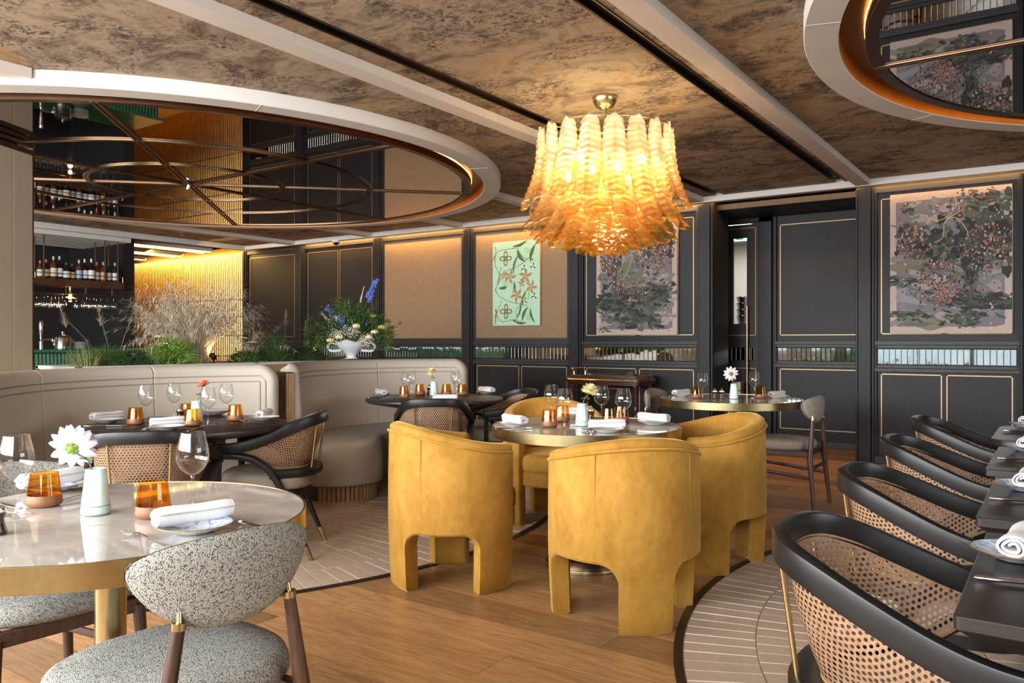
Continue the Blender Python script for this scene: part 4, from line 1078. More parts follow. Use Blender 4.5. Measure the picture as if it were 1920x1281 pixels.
# kind, x, y, turn, label, extra - everything stands on its table top
SET = [
    ('glass', -2.218, 0.96, 0.0, 'wine glass at the left end of the nearest marble table'),
    ('tumbler', -2.292, 1.063, 0.0, 'amber tumbler left of the white dahlia vase on the nearest table'),
    ('vase', -2.075, 1.09, 0.0, 'pale celadon vase holding the large white dahlia, nearest table', 'dahlia'),
    ('tumbler', -1.916, 1.154, 0.0, 'amber tumbler right of the white dahlia vase, behind the napkin plate'),
    ('glass', -1.909, 1.261, 0.0, 'wine glass behind the rolled napkin on the nearest marble table'),
    ('plate', -1.686, 1.119, 0.0, 'blue printed plate under the large napkin, nearest marble table', 'near'),
    ('napkin', -1.779, 1.175, 1.41, 'large white rolled napkin on the nearest blue printed plate'),
    ('fork', -1.695, 1.003, -0.07, 'steel fork left of the plate on the nearest marble table'),
    ('knife', -1.673, 1.231, -0.07, 'steel knife right of the plate on the nearest marble table'),
    ('plate', -2.501, 1.182, 0.0, 'plate under a napkin behind the left amber tumbler, nearest table', 'near'),
    ('napkin', -2.524, 1.191, 1.68, 'white rolled napkin behind the left amber tumbler, nearest table'),
    ('fork', -2.305, 1.161, -1.32, 'steel fork beside the back plate, behind the celadon vase'),
    ('knife', -2.396, 0.993, 0.03, 'knife lying beyond the leftmost wine glass, cut by the frame edge'),
    ('mill', -2.042, 0.841, 0.0, 'pepper mill at the frame edge of the nearest marble table'),
    ('plate', -4.352, 2.346, 0.0, 'plate with napkin at the left end of the near dark round table'),
    ('napkin', -4.5, 2.427, 1.73, 'rolled napkin at the left end of the near dark round table'),
    ('knife', -4.143, 2.224, 0.87, 'knife before the leftmost plate on the near dark round table'),
    ('tumbler', -4.14, 2.39, 0.0, 'leftmost amber tumbler on the near dark round table'),
    ('glass', -4.173, 2.468, 0.0, 'leftmost wine glass on the near dark round table'),
    ('glass', -4.239, 2.683, 0.0, 'second wine glass from the left on the near dark round table'),
    ('tumbler', -4.159, 2.712, 0.0, 'amber tumbler hidden behind the pepper mill, near dark round table'),
    ('mill', -4.126, 2.647, 0.0, 'pepper mill among the tumblers on the near dark round table'),
    ('tumbler', -3.814, 2.516, 0.0, 'amber tumbler behind the front napkin on the near dark round table'),
    ('vase', -3.971, 2.646, 0.0, 'celadon vase with the coral dahlia, near dark round table', 'coral'),
    ('glass', -3.742, 2.564, 0.0, 'wine glass in front of the coral dahlia'),
    ('bowl', -4.261, 2.951, 0.0, 'shallow white bowl at the banquette side of the near dark round table'),
    ('glass', -3.955, 2.828, 0.0, 'rightmost wine glass on the near dark round table'),
    ('tumbler', -3.869, 2.825, 0.0, 'rightmost amber tumbler on the near dark round table'),
    ('plate', -3.76, 2.938, 0.0, 'plate with napkin at the right end of the near dark round table'),
    ('napkin', -3.878, 3.034, 2.15, 'rolled napkin at the right end of the near dark round table'),
    ('fork', -3.678, 2.797, 0.05, 'fork beside the right end plate of the near dark round table'),
    ('plate', -3.756, 2.338, 0.0, 'plate at the front place of the near dark round table'),
    ('napkin', -3.905, 2.438, 1.26, 'long rolled napkin at the front of the near dark round table'),
    ('knife', -3.621, 2.404, 2.24, 'knife right of the front napkin on the near dark round table'),
    ('fork', -3.813, 2.258, 2.41, 'fork left of the front napkin on the near dark round table'),
    ('plate', -4.598, 4.752, 0.0, 'plate with napkin at the left end of the far dark round table'),
    ('napkin', -4.594, 4.756, -0.46, 'rolled napkin at the left end of the far dark round table'),
    ('knife', -4.453, 4.61, 1.07, 'knife before the left plate on the far dark round table'),
    ('tumbler', -4.334, 4.746, 0.0, 'leftmost amber tumbler on the far dark round table'),
    ('glass', -4.24, 4.667, 0.0, 'front wine glass left of the yellow dahlia, far dark round table'),
    ('glass', -4.454, 4.969, 0.0, 'rear wine glass left of the yellow dahlia, far dark round table'),
    ('tumbler', -4.441, 5.057, 0.0, 'amber tumbler just left of the yellow dahlia vase'),
    ('mill', -4.466, 5.206, 0.0, 'pepper mill behind the yellow dahlia vase'),
    ('vase', -4.303, 5.073, 0.0, 'celadon vase holding the pale yellow dahlia, far dark round table', 'cream'),
    ('tumbler', -4.259, 5.184, 0.0, 'amber tumbler just right of the yellow dahlia vase'),
    ('boxnap', -4.026, 4.887, 0.61, 'folded flat white napkin at the front of the far dark round table'),
    ('glass', -3.913, 4.894, 0.0, 'front wine glass right of the yellow dahlia, far dark round table'),
    ('glass', -4.243, 5.277, 0.0, 'rear wine glass right of the yellow dahlia, far dark round table'),
    ('tumbler', -4.149, 5.26, 0.0, 'rightmost amber tumbler on the far dark round table'),
    ('plate', -4.085, 5.512, 0.0, 'plate with napkin at the right end of the far dark round table'),
    ('napkin', -4.08, 5.494, -0.3, 'rolled napkin at the right end of the far dark round table'),
    ('plate', -2.389, 3.47, 0.0, 'plate at the left end of the marble table among velvet chairs'),
    ('napkin', -2.403, 3.494, -0.36, 'rolled napkin at the left end of the marble table among velvet chairs'),
    ('knife', -2.312, 3.361, 0.94, 'knife before the left plate, marble table among velvet chairs'),
    ('tumbler', -2.222, 3.554, 0.0, 'front left amber tumbler on the marble table among velvet chairs'),
    ('tumbler', -2.311, 3.831, 0.0, 'rear left amber tumbler on the marble table among velvet chairs'),
    ('glass', -2.327, 3.744, 0.0, 'wine glass behind the front left tumbler, marble table among velvet chairs'),
    ('glass', -2.104, 3.512, 0.0, 'wine glass left of the cream dahlia vase, marble table among velvet chairs'),
    ('vase', -2.108, 3.697, 0.0, 'celadon vase with the cream dahlia among the velvet chairs', 'ivory'),
    ('mill', -2.207, 3.976, 0.0, 'pepper mill beside the cream dahlia vase'),
    ('glass', -2.101, 3.905, 0.0, 'wine glass just right of the cream dahlia'),
    ('tumbler', -2.017, 3.826, 0.0, 'amber tumbler behind the front napkin, marble table among velvet chairs'),
    ('tumbler', -2.024, 3.993, 0.0, 'rear right amber tumbler on the marble table among velvet chairs'),
    ('glass', -1.867, 3.706, 0.0, 'rightmost wine glass on the marble table among velvet chairs'),
    ('plate', -1.857, 3.508, 0.0, 'front plate on the marble table among velvet chairs'),
    ('napkin', -1.909, 3.602, 0.73, 'long rolled napkin on the front plate among the velvet chairs'),
    ('fork', -1.938, 3.456, -0.79, 'fork left of the front plate, marble table among velvet chairs'),
    ('knife', -1.759, 3.564, -0.8, 'knife right of the front plate, marble table among velvet chairs'),
    ('plate', -1.816, 3.966, 0.0, 'plate at the right end of the marble table among velvet chairs'),
    ('napkin', -1.859, 4.055, -0.08, 'rolled napkin at the right end of the marble table among velvet chairs'),
    ('plate', -2.356, 4.025, 0.0, 'plate on the far side of the marble table among velvet chairs'),
    ('napkin', -2.405, 4.111, 0.61, 'rolled napkin on the far side of the marble table among velvet chairs'),
    ('plate', -2.552, 6.13, 0.0, 'plate at the left end of the back marble table'),
    ('napkin', -2.624, 6.276, 1.3, 'rolled napkin at the left end of the back marble table'),
    ('tumbler', -2.39, 6.02, 0.0, 'amber tumbler left of the pink dahlia, back marble table'),
    ('glass', -2.287, 5.881, 0.0, 'wine glass left of the pink dahlia, back marble table'),
    ('mill', -2.251, 6.045, 0.0, 'pepper mill nearer the left wine glass on the back marble table'),
    ('mill', -2.206, 6.076, 0.0, 'pepper mill nearer the pink dahlia vase, back marble table'),
    ('vase', -2.127, 6.131, 0.0, 'celadon vase with the pink dahlia, back marble table', 'pink'),
    ('glass', -1.997, 6.223, 0.0, 'wine glass right of the pink dahlia, back marble table'),
    ('tumbler', -1.973, 6.308, 0.0, 'amber tumbler right of the pink dahlia, back marble table'),
    ('plate', -1.862, 6.385, 0.0, 'plate at the right end of the back marble table'),
    ('napkin', -1.91, 6.538, 1.33, 'rolled napkin at the right end of the back marble table'),
    ('fork', -1.87, 6.041, -1.01, 'fork before the right plate on the back marble table'),
    ('plate', -0.077, 1.943, 0.0, 'blue printed plate on the nearest square table', 'near'),
    ('napkin', -0.067, 2.015, 1.5, 'rolled napkin on the nearest square table'),
    ('knife', -0.035, 1.744, 0.18, 'long knife along the front of the nearest square table'),
    ('fork', -0.1, 2.032, 0.45, 'fork beyond the plate on the nearest square table'),
    ('plate', -0.091, 2.861, 0.0, 'blue printed plate on the second square table', 'near'),
    ('napkin', -0.09, 2.934, 1.48, 'rolled napkin on the second square table'),
    ('knife', -0.071, 2.643, 0.22, 'knife along the front of the second square table'),
    ('plate', -0.122, 3.893, 0.0, 'printed plate on the third square table', 'near'),
    ('napkin', -0.121, 4.01, 1.46, 'rolled napkin on the third square table'),
    ('knife', -0.107, 3.569, 0.30, 'knife along the front of the third square table'),
    ('plate', -0.149, 4.958, 0.0, 'printed plate on the farthest square table', 'near'),
    ('napkin', -0.162, 5.184, 1.42, 'rolled napkin on the farthest square table'),
    ('knife', -0.146, 4.690, 0.28, 'knife along the front of the farthest square table'),
]
def glass_():
    t = thing('wine_glass', '', 'glass', group='wine glasses')
    obj('bowl', B().lathe([(.004, .092), (.016, .097), (.030, .110), (.040, .128), (.0425, .142), (.040, .165), (.034, .190), (.0305, .206)], 32), M['glass'], t, smooth=80)
    obj('rim', B().lathe([(.0308, .2055), (.0312, .2063), (.0306, .2068), (.0300, .2062)], 32), M['glass'], t, smooth=80)
    obj('stem', B().lathe([(.0075, .008), (.0042, .020), (.0036, .05), (.0038, .08), (.0060, .094), (.0005, .096)], 14), M['glass'], t, smooth=80)
    obj('foot', B().lathe([(.0005, .010), (.010, .007), (.030, .0035), (.0375, .0022), (.038, .001), (.0375, .0)], 32), M['glass'], t, smooth=80)
    return t
def tumbler_():
    t = thing('tumbler', '', 'glass', group='amber tumblers')
    obj('frosted_base', B().lathe([(.0005, .0), (.036, .0), (.0425, .004), (.0445, .012), (.0438, .018), (.0420, .031), (.0405, .031), (.0390, .014), (.0005, .012)], 32), M['frost'], t, smooth=50)
    obj('glass_wall', B().lathe([(.0420, .031), (.0342, .0885)], 32), M['amber'], t, smooth=80)
    obj('rim', B().lathe([(.0343, .0880), (.0348, .0890), (.0341, .0896), (.0334, .0888)], 32), M['amber'], t, smooth=80)
    return t
def vase_():
    t = thing('bud_vase', '', 'vase', group='celadon bud vases')
    obj('body', B().lathe([(.0005, .0), (.033, .0), (.0358, .003), (.0362, .008), (.0335, .035), (.0295, .070), (.0262, .100), (.0245, .1165), (.0232, .1178), (.0218, .1165), (.024, .09), (.0005, .06)], 36), M['celadon'], t, smooth=50)
    pts = []; rr_ = random.Random(4); h = 0
    for i in range(60):
        a = 2*PI*i/60; h += rr_.uniform(-.0022, .0022); h *= .8
        z = .024 + h; r = .0362 - (z - .008)*.1 + .0002; pts.append((r*cos(a), r*sin(a), z))
    obj('painted_line', B().tube(pts, .0007, 4, closed=True), M['stoneglaze'], t)
    return t
def plate_(near):
    t = thing('plate', '', 'plate', group='side plates')
    obj('dish', B().lathe([(.0005, 0), (.040, 0), (.044, .002), (.062, .010), (.0855, .0185), (.0868, .0192), (.0860, .0205), (.0835, .0200), (.060, .0128), (.044, .0055), (.0005, .0045)], 44), M['plate'] if near else M['porcelain'], t, smooth=50)
    obj('gilt_rim', B().lathe([(.0862, .0188), (.0876, .0195), (.0866, .0210), (.0850, .0204)], 44), M['goldrim'], t)
    return t
def napkin_(L, r, seed):
    rr_ = random.Random(seed); b = B(); n = 46; prof = []
    for i in range(n + 1):
        q = i/n; a = 2*PI*2.35*q + .5; ro = r*(.28 + .72*q) + r*.05*sin(3*a + seed)
        prof.append((ro*cos(a), ro*sin(a)*.74))
    outl = []
    for i, (x, z) in enumerate(prof):
        p, q = prof[max(i-1, 0)], prof[min(i+1, n)]; tx, tz = q[0] - p[0], q[1] - p[1]; l = math.hypot(tx, tz) or 1
        outl.append((x, z, -tz/l, tx/l))
    th = r*.085
    loop = [(x + nx*th, z + nz*th) for x, z, nx, nz in outl] + [(x - nx*th, z - nz*th) for x, z, nx, nz in outl[::-1]]
    K = 12; m = len(loop); vs_ = []
    for k in range(K + 1):
        u = k/K; s = 1 - .10*abs(2*u - 1)**6 + .03*sin(5*u + seed); sh = .004*sin(4*u + seed)
        for x, z in loop: vs_.append(((u - .5)*L*(1 + .02*sin(9*z/r)), x*s + sh, z*s*(1 + .05*sin(7*u + seed)) + r*.76))
    fs = [(k*m + i, k*m + (i+1) % m, (k+1)*m + (i+1) % m, (k+1)*m + i) for k in range(K) for i in range(m)]
    fs += [(k0 + i, k0 + i + 1, k0 + m - 2 - i, k0 + m - 1 - i) for k0 in (0, K*m) for i in range(n)]
    b.add(vs_, fs); return b.mesh('napkin', M['whitecloth'], 60)
NAPS = [napkin_(.18, .031, s) for s in (1, 2, 3)]
bn = B()
for i in range(4): bn.box((0, 0, .004 + .0075*i), (.20 - .004*i, .10 - .003*i, .007))
BOXN = None
def fork_():
    b = B()
    hz = cat_rom([(-.095, 0, .004), (-.06, 0, .006), (-.01, 0, .010), (.03, 0, .013), (.045, 0, .010)], 4)
    wd = [.0058, .0056, .0052, .0047, .0042, .0037, .0033, .003, .0028, .0026, .0026, .0028, .003, .0038, .006, .0085, .0105]
    b.sweep(hz, [(1, .0), (.7, .25), (0, .32), (-.7, .25), (-1, 0), (-.7, -.25), (0, -.32), (.7, -.25)], wd[:len(hz)])
    for k in range(4):
        y_ = -.0083 + .0055*k; b.sweep(cat_rom([(.042, y_, .010), (.062, y_, .006), (.082, y_*.97, .006), (.097, y_*.95, .011)], 3), rsec(.0026, .0018), 1)
    return b.mesh('fork', M['steel'], 60)
def knife_():
    b = B(); b.sweep([(-.105, 0, .006), (-.1, 0, .006), (-.05, 0, .006), (.0, 0, .006), (.008, 0, .006)], [(cos(2*PI*i/10), .62*sin(2*PI*i/10)) for i in range(10)], [.004, .0075, .0072, .006, .005])
    bl = [(0.005, -.006), (.06, -.0085), (.09, -.008), (.108, -.003), (.112, .004), (.10, .006), (.005, .006)]
    b.prism(bl, .0052, .0068); return b.mesh('knife', M['steel'], 50)
FORK, KNIFE = fork_(), knife_()
def mill_():
    t = thing('pepper_mill', '', 'mill', group='wooden pepper mills')
    obj('body', B().lathe([(.0005, 0), (.020, 0), (.022, .004), (.021, .012), (.0165, .026), (.0155, .034), (.019, .046), (.021, .052), (.0005, .053)], 24), M['mahogany'], t)
    obj('steel_cap', B().lathe([(.0215, .052), (.0225, .056), (.021, .062), (.012, .066), (.0005, .067)], 24), M['chrome'], t)
    obj('knob', B().lathe([(.004, .066), (.004, .070), (.0075, .074), (.0075, .079), (.004, .082), (.0005, .0825)], 16), M['chrome'], t)
    return t
def bowl_():
    t = thing('bowl', '', 'bowl')
    obj('dish', B().lathe([(.0005, 0), (.05, 0), (.07, .008), (.11, .028), (.1125, .030), (.109, .031), (.07, .014), (.0005, .008)], 40), M['porcelain'], t)
    obj('gilt_rim', B().lathe([(.1115, .029), (.1135, .0305), (.111, .032)], 40), M['goldrim'], t); return t

def petal_mesh(L, W, cup, mat_):
    def f(u, v):
        a = 2*u - 1; w_ = W*math.sin(PI*min(1, v*.88 + .10))**.7*(.45 + .55*min(1, v*1.6))
        return (a*w_/2, L*v, cup*L*(v*v) - .22*W*(1 - a*a)*sin(PI*v)*.8)
    return B().grid(f, 5, 7).mesh('petal', mat_, 80)
def dahlia(label, loc, head, axis, R, mat_, layers, heart, single, leaf=True):
    t = thing('dahlia', label, 'flower', loc)
    H = Vector(head); Ax = Vector(axis).normalized(); rot = Ax.to_track_quat('Z', 'Y')
    joined = B(); k = 0; rr_ = random.Random(int(loc[0]*100))
    for n, tilt, sc, lift in layers:
        pm = petal_mesh(R*sc, R*sc*.46, .10, mat_)
        for i in range(n):
            a = 2*PI*(i + .5*(k % 2))/n + rr_.uniform(-.08, .08)
            Mx = Matrix.Translation(H + Ax*lift*R) @ rot.to_matrix().to_4x4() @ Matrix.Rotation(a, 4, 'Z') @ Matrix.Translation((0, R*.10, 0)) @ Matrix.Rotation(rad(tilt + rr_.uniform(-5, 5)), 4, 'X')
            if single:
                o = link('petal', pm, t); o.matrix_local = Mx
            else: joined.add([v.co for v in pm.vertices], [tuple(p.vertices) for p in pm.polygons], 0, Mx)
        k += 1
    if not single: obj('petals', joined, mat_, t, smooth=80)
    Mx = Matrix.Translation(H) @ rot.to_matrix().to_4x4()
    b = B().ell((0, 0, -.05*R), R*.24, R*.24, R*.16, 12, 6, 0, Mx)
    for i in range(7):
        a = 2*PI*i/7; b.ell((R*.22*cos(a), R*.22*sin(a), -.10*R), R*.10, R*.10, R*.05, 8, 5, 0, Mx)
    obj('heart', b, heart, t)
    st = cat_rom([(0, 0, .045), (H.x*.25, H.y*.25, .12 + (H.z - .12)*.2), (H.x*.7, H.y*.7, .12 + (H.z - .12)*.62), tuple(H - Ax*R*.06)], 5)
    obj('stem', B().tube(st, .0024, 7), M['stembrown'] if single else M['stem'], t)
    if leaf:
        p = Vector(st[7]); b = B()
        for s in (-1, 1):
            b.grid(lambda u, v: (p.x + s*.026*v + .004*(2*u - 1)*sin(PI*v), p.y + .010*(2*u - 1)*sin(PI*v), p.z - .008*v + .004*abs(2*u - 1)), 4, 6)
        obj('leaf', b, M['leaf'], t)
    return t
FLO = {  # head offset from vase, facing axis, radius, petal material, layers (n, tilt, size, lift)
    'dahlia': ('large white dahlia with lilac petal tips, seen from behind, nearest table', (-.045, -.038, .172), (-.62, .70, .28), .056, 'petaldahlia', [(13, 2, 1.0, 0), (11, 18, .95, .06), (9, 38, .8, .12), (7, 60, .6, .16)], 'flowerheart', True),
    'coral': ('coral dahlia standing over the near dark round table', (.03, .025, .205), (-.15, -.25, .95), .036, 'petalcoral', [(12, 0, 1, 0), (12, 20, .95, .1), (11, 40, .85, .2), (9, 58, .7, .25), (6, 75, .5, .3)], 'flowerheart', False),
    'cream': ('pale yellow dahlia at the far dark round table', (-.012, -.01, .19), (.0, -.55, .83), .040, 'petalcream', [(12, 0, 1, 0), (12, 20, .95, .1), (11, 40, .85, .2), (9, 58, .7, .25), (6, 75, .5, .3)], 'petalyellow', False),
    'ivory': ('cream dahlia leaning over the table among the velvet chairs', (.035, .022, .185), (.35, -.1, .9), .044, 'petalcream', [(13, -8, 1, 0), (13, 12, .98, .1), (11, 32, .85, .2), (9, 52, .72, .25), (7, 72, .55, .3)], 'petalyellow', False),
    'pink': ('pale pink dahlia showing its yellow-green heart, back marble table', (-.018, -.015, .195), (-.5, .80, .1), .055, 'petallilac', [(11, 0, 1.0, 0), (9, 22, .85, .08)], 'flowerheart', False)}
protos = {}; NAPCUR = {}
for k_, row_ in enumerate(SET):
    kind, x, y, a, label = row_[:5]; ex = row_[5] if len(row_) > 5 else None
    z = ZT
    if kind in ('napkin', 'boxnap'):
        on_plate = any(r[0] in ('plate',) and math.hypot(r[1] - x, r[2] - y) < .085 for r in SET)
        if kind == 'napkin':
            for r in SET:
                if r[0] == 'plate' and math.hypot(r[1] - x, r[2] - y) < .13: x, y = x + .7*(r[1] - x), y + .7*(r[2] - y); on_plate = True; break
            o = link('napkin', NAPS[k_ % 3], None, (x, y, z + (.0135 if on_plate else .001)), (0, 0, a)); tag(o, label, 'napkin', 'white rolled napkins')
        else:
            tag(obj('napkin', bn, M['whitecloth'], loc=(x, y, z), rot=(0, 0, a), smooth=0, bev=.003), label, 'napkin')
        continue
    if kind in ('fork', 'knife'):
        o = link(kind, FORK if kind == 'fork' else KNIFE, None, (x, y, z), (0, 0, a + (PI if kind == 'fork' else 0)))
        tag(o, label, 'cutlery', 'steel forks' if kind == 'fork' else 'steel knives'); continue
    key = kind + ('n' if kind == 'plate' and ex else '')
    if key not in protos:
        t = {'glass': glass_, 'tumbler': tumbler_, 'vase': vase_, 'mill': mill_, 'bowl': bowl_, 'plate': lambda: plate_(bool(ex))}[kind]()
        protos[key] = t; t['label'] = label; t.location = (x, y, z); t.rotation_euler = (0, 0, .37*k_)
    else: dup(protos[key], label, (x, y, z), .37*k_)
    if kind == 'vase':
        lab, hd, ax, R, mt_, lay, he, sg = FLO[ex]
        dahlia(lab, (x, y, z), hd, ax, R, M[mt_], lay, M[he], sg)

# ================================================================== CHANDELIER
CX, CY = -2.42, 4.54
ch = thing('chandelier', 'tiered amber glass leaf chandelier hanging over the velvet chairs', 'chandelier', (CX, CY, 0))
obj('canopy', B().lathe([(.0005, 2.77), (.078, 2.77), (.080, 2.762), (.074, 2.735), (.055, 2.705), (.028, 2.690), (.012, 2.686)], 32), M['brass'], ch, smooth=60)
obj('stem', B().cyl((0, 0, 2.69), (0, 0, 2.56), .010).cyl((.026, 0, 2.70), (.026, 0, 2.57), .003).ell((0, 0, 2.555), .016, .016, .016).cyl((0, 0, 2.55), (0, 0, 1.95), .011), M['brass'], ch)
fr = B(); TI = [  # count, hang radius, hang height, length, width, flare at the tip
    (18, .435, 2.555, .50, .158, .115), (17, .385, 2.345, .43, .155, .155), (15, .315, 2.190, .34, .140, .150), (12, .235, 2.075, .26, .135, .130), (9, .150, 1.985, .20, .120, .105), (6, .07, 1.905, .15, .10, .07)]
for n, r, z, *_ in TI:
    fr.lathe([(r - .016, z - .020), (r - .008, z - .020), (r - .008, z - .012), (r - .016, z - .012), (r - .016, z - .020)], 40)
    for k in range(6): fr.cyl((0, 0, z - .016), ((r - .012)*cos(PI*k/3), (r - .012)*sin(PI*k/3), z - .016), .004, n=6)
obj('frame', fr, M['brass'], ch)
def leafm(L, W, fl_, tip):
    nu, nv = 14, int(150*L); b = B(); ribs = 26*L
    def phase(u, v): return v*ribs*2*PI - abs(2*u - 1)*3.6
    def pf(u, v):
        a = 2*u - 1
        k0 = min(1, v/.09); w_ = W*(.58 + .42*sin(PI/2*min(1, v/.55)))*math.sqrt(max(.03, k0*(2 - k0)))
        if v > .84: w_ = W*math.sqrt(max(.0, 1 - ((v - .84)/.16)**2*.97))
        k = 1 if v > .13 else v/.13
        rip = .0040*sin(phase(u, v))*(1 - abs(a)**4)*k
        out = fl_*(v**2.6) + rip - .030*(W/.17)*a*a + (.006 if abs(a) < .09 and v > .1 else 0)
        edge = .0022*sin(v*ribs*2*PI)*(abs(a) > .93)
        return (a*(w_/2 + edge*k), out, -L*v)
    b.grid(pf, nu, nv); b.c = []
    for j in range(nv):
        for i in range(nu):
            u, v = (i + .5)/nu, (j + .5)/nv; a = abs(2*u - 1)
            q = max(0, min(1, (v - .10)/.75))*tip
            if v > .12: q += .42*(.5 + .5*sin(phase(u, v))) + (.35 if a < .10 else 0)
            if a > .86 or v > .97: q += .40
            q = min(1.25, q); c0, c1 = (.985, .97, .94), (.93, .61, .23)
            b.c.append(tuple(max(.02, p + (s_ - p)*q) for p, s_ in zip(c0, c1)))
    return b.mesh('glass_leaf', M['leafglass'], 80)
rl = random.Random(2)
for k, (n, r, z, L, W, fl_) in enumerate(TI):
    me = leafm(L, W, fl_, (.45, .75, .9, 1, 1, 1)[k])
    for i in range(n):
        a = 2*PI*(i + .5*(k % 2))/n + .1
        link('glass_leaf', me, ch, (r*cos(a), r*sin(a), z), (0, 0, a - PI/2), (1, 1, rl.uniform(.98, 1.02)))
for i in range(6):
    a = PI*i/3 + .3; p = (.24*cos(a), .24*sin(a), 2.27 if i % 2 else 2.36)
    o = obj('bulb', B().ell((0, 0, 0), .022, .022, .034, 10, 8), M['bulb'], ch, loc=p)
    obj('bulb_holder', B().cyl((p[0], p[1], p[2] + .035), (p[0], p[1], p[2] + .075), .014), M['brass'], ch)
    light('chandelier lamp', 'POINT', (CX + p[0], CY + p[1], p[2] - .05), 5.2, (1.0, .70, .36), .035)
light('chandelier lamp', 'POINT', (CX, CY, 2.12), 15, (1.0, .66, .31), .04)

# ================================================================== BAR
t = thing('bar_counter', 'dark bar counter with green ribbed front at the far left', 'bar', (-10.75, 4.2, 0))
obj('carcass', B().bb((-.35, -2.0, 0), (.32, 2.15, 1.06)), M['black'], t, smooth=0)
obj('top', B().bb((-.40, -2.05, 1.06), (.40, 2.20, 1.10)), M['green'], t, smooth=0, bev=.006)
b = B()
for i in range(92): b.lathe([(.021, .10), (.021, 1.05)], 7, (.325, -1.98 + .045*i, 0))
o = obj('ribbing', b, M['green'], t); o['kind'] = 'stuff'
XS = -11.40
t = thing('bar_shelf', 'bronze hanging shelf of bottles above the bar', 'shelf', (XS, 4.6, 0))
obj('board', B().bb((-.16, -2.0, 1.955), (.16, 1.72, 2.055)), M['mahogany'], t, smooth=0, bev=.004)
for y_ in (-1.4, .62, 1.45, 1.64):
    for x_ in (-.13, .13): obj('hanger', B().cyl((x_, y_, 2.055), (x_, y_, 2.70), .011, n=8), M['bronze'], t)
for y_ in (.1, .95, 1.22, 1.60): obj('hanger', B().cyl((.05, y_, 1.955), (.05, y_, 1.86), .010, n=8), M['bronze'], t)
obj('guard_rail', B().cyl((.15, -2, 2.13), (.15, 1.70, 2.13), .005).cyl((.15, 1.70, 2.055), (.15, 1.70, 2.13), .005).cyl((.15, .5, 2.055), (.15, .5, 2.13), .005), M['brass'], t)
obj('glass_rack', B().bb((-.125, -2, 1.855), (-.075, 1.62, 1.865)).bb((.075, -2, 1.855), (.125, 1.62, 1.865)), M['bronze'], t, smooth=0)
BM = [plain('whisky bottle', (.10, .032, .008), .08), plain('dark bottle', (.012, .009, .008), .08), plain('green bottle', (.012, .03, .014), .08), plain('pale bottle', (.30, .30, .28), .08)]
LM = [plain('cream label', (.60, .56, .48), .6), plain('white label', (.66, .66, .66), .6), plain('tan label', (.45, .32, .17), .6), plain('blue label', (.30, .42, .55), .6)]
CM = [plain('black cap', (.02, .02, .02), .4), plain('red cap', (.45, .05, .04), .4), plain('cream cap', (.6, .55, .42), .4), plain('orange cap', (.62, .20, .05), .4), plain('grey cap', (.4, .4, .4), .4)]
# px order from the far left: height, radius, glass, label, cap, words
BT = [(.24, .040, 0, 0, 1, 'leftmost bottle on the bar shelf, red capped, partly behind the hanger'), (.26, .042, 1, 2, 1, 'dark bottle with a red cap left on the bar shelf'), (.31, .046, 0, 0, 4, 'tall whisky bottle with pale cap and cream label on the shelf'),
      (.32, .044, 1, 1, 4, 'tall square-shouldered bottle with white label, fourth along the bar shelf'), (.24, .050, 1, 0, 0, 'squat bottle with cream label, fifth along the bar shelf'), (.23, .046, 1, 2, 0, 'squat dark bottle with tan label on the shelf'),
      (.29, .044, 0, 3, 4, 'bottle with blue-white label at the middle of the shelf'), (.31, .045, 1, 1, 2, 'dark bottle with white label and cream cap, left of a twin'), (.32, .050, 1, 1, 2, 'largest dark bottle with wide white label and cream cap'),
      (.28, .036, 0, 0, 1, 'slim bottle between the widest white label and the orange cap'), (.29, .042, 0, 2, 3, 'bottle with orange cap and orange-cream label on shelf'), (.29, .038, 2, 0, 0, 'slim green-black bottle second from the shelf end'), (.29, .040, 2, 1, 4, 'bottle with green-grey cap at the right end of the shelf')]
for i, (h, r, g, l, c, lab) in enumerate(BT):
    t = thing('bottle', lab, 'bottle', (XS + .03 - .016*(i % 2), 5.22 + .086*i, 2.056), .4*i, 'bottles on the bar shelf')
    obj('body', B().lathe([(.0005, 0), (r*.95, 0), (r, .006), (r, h*.56), (r*.9, h*.63), (r*.38, h*.74), (.013, h*.78), (.012, h*.92)], 20), BM[g], t, smooth=60)
    obj('label', B().lathe([(r + .0012, h*.12), (r + .0012, h*.48)], 20), LM[l], t)
    obj('cap', B().lathe([(.0135, h*.84), (.0145, h*.86), (.0145, h), (.0005, h)], 12), CM[c], t)
HG = None; kk = 0
words = ['first', 'second', 'third', 'fourth', 'fifth', 'sixth', 'seventh', 'eighth', 'ninth', 'tenth', 'eleventh', 'twelfth']
for cl, (y0, n, nm) in enumerate(((5.14, 9, 'left cluster'), (5.76, 10, 'right cluster'))):
    for i in range(n):
        lab = '%s hanging wine glass from the left in the %s under the bar shelf' % (words[i], nm)
        loc = (XS + (.10 if i % 2 else -.10), y0 + .048*i, 1.8552)
        if HG is None:
            HG = thing('hanging_glass', lab, 'glass', loc, 0, 'wine glasses hanging under the bar shelf')
            obj('bowl', B().lathe([(.004, -.08), (.02, -.09), (.043, -.115), (.049, -.145), (.042, -.185)], 16), M['glasshang'], HG, smooth=80)
            obj('stem', B().lathe([(.036, 0), (.008, -.006), (.004, -.02), (.004, -.07), (.006, -.085)], 12), M['glasshang'], HG, smooth=80)
        else: dup(HG, lab, loc)
t = thing('pendant_lamp', 'lit glass pendant lamp under the bar shelf between the hanging glasses', 'lamp', (XS + .02, 5.62, 1.955))
obj('cap', B().lathe([(.0005, 0), (.02, 0), (.02, -.06), (.014, -.075), (.0005, -.075)], 14), M['brass'], t)
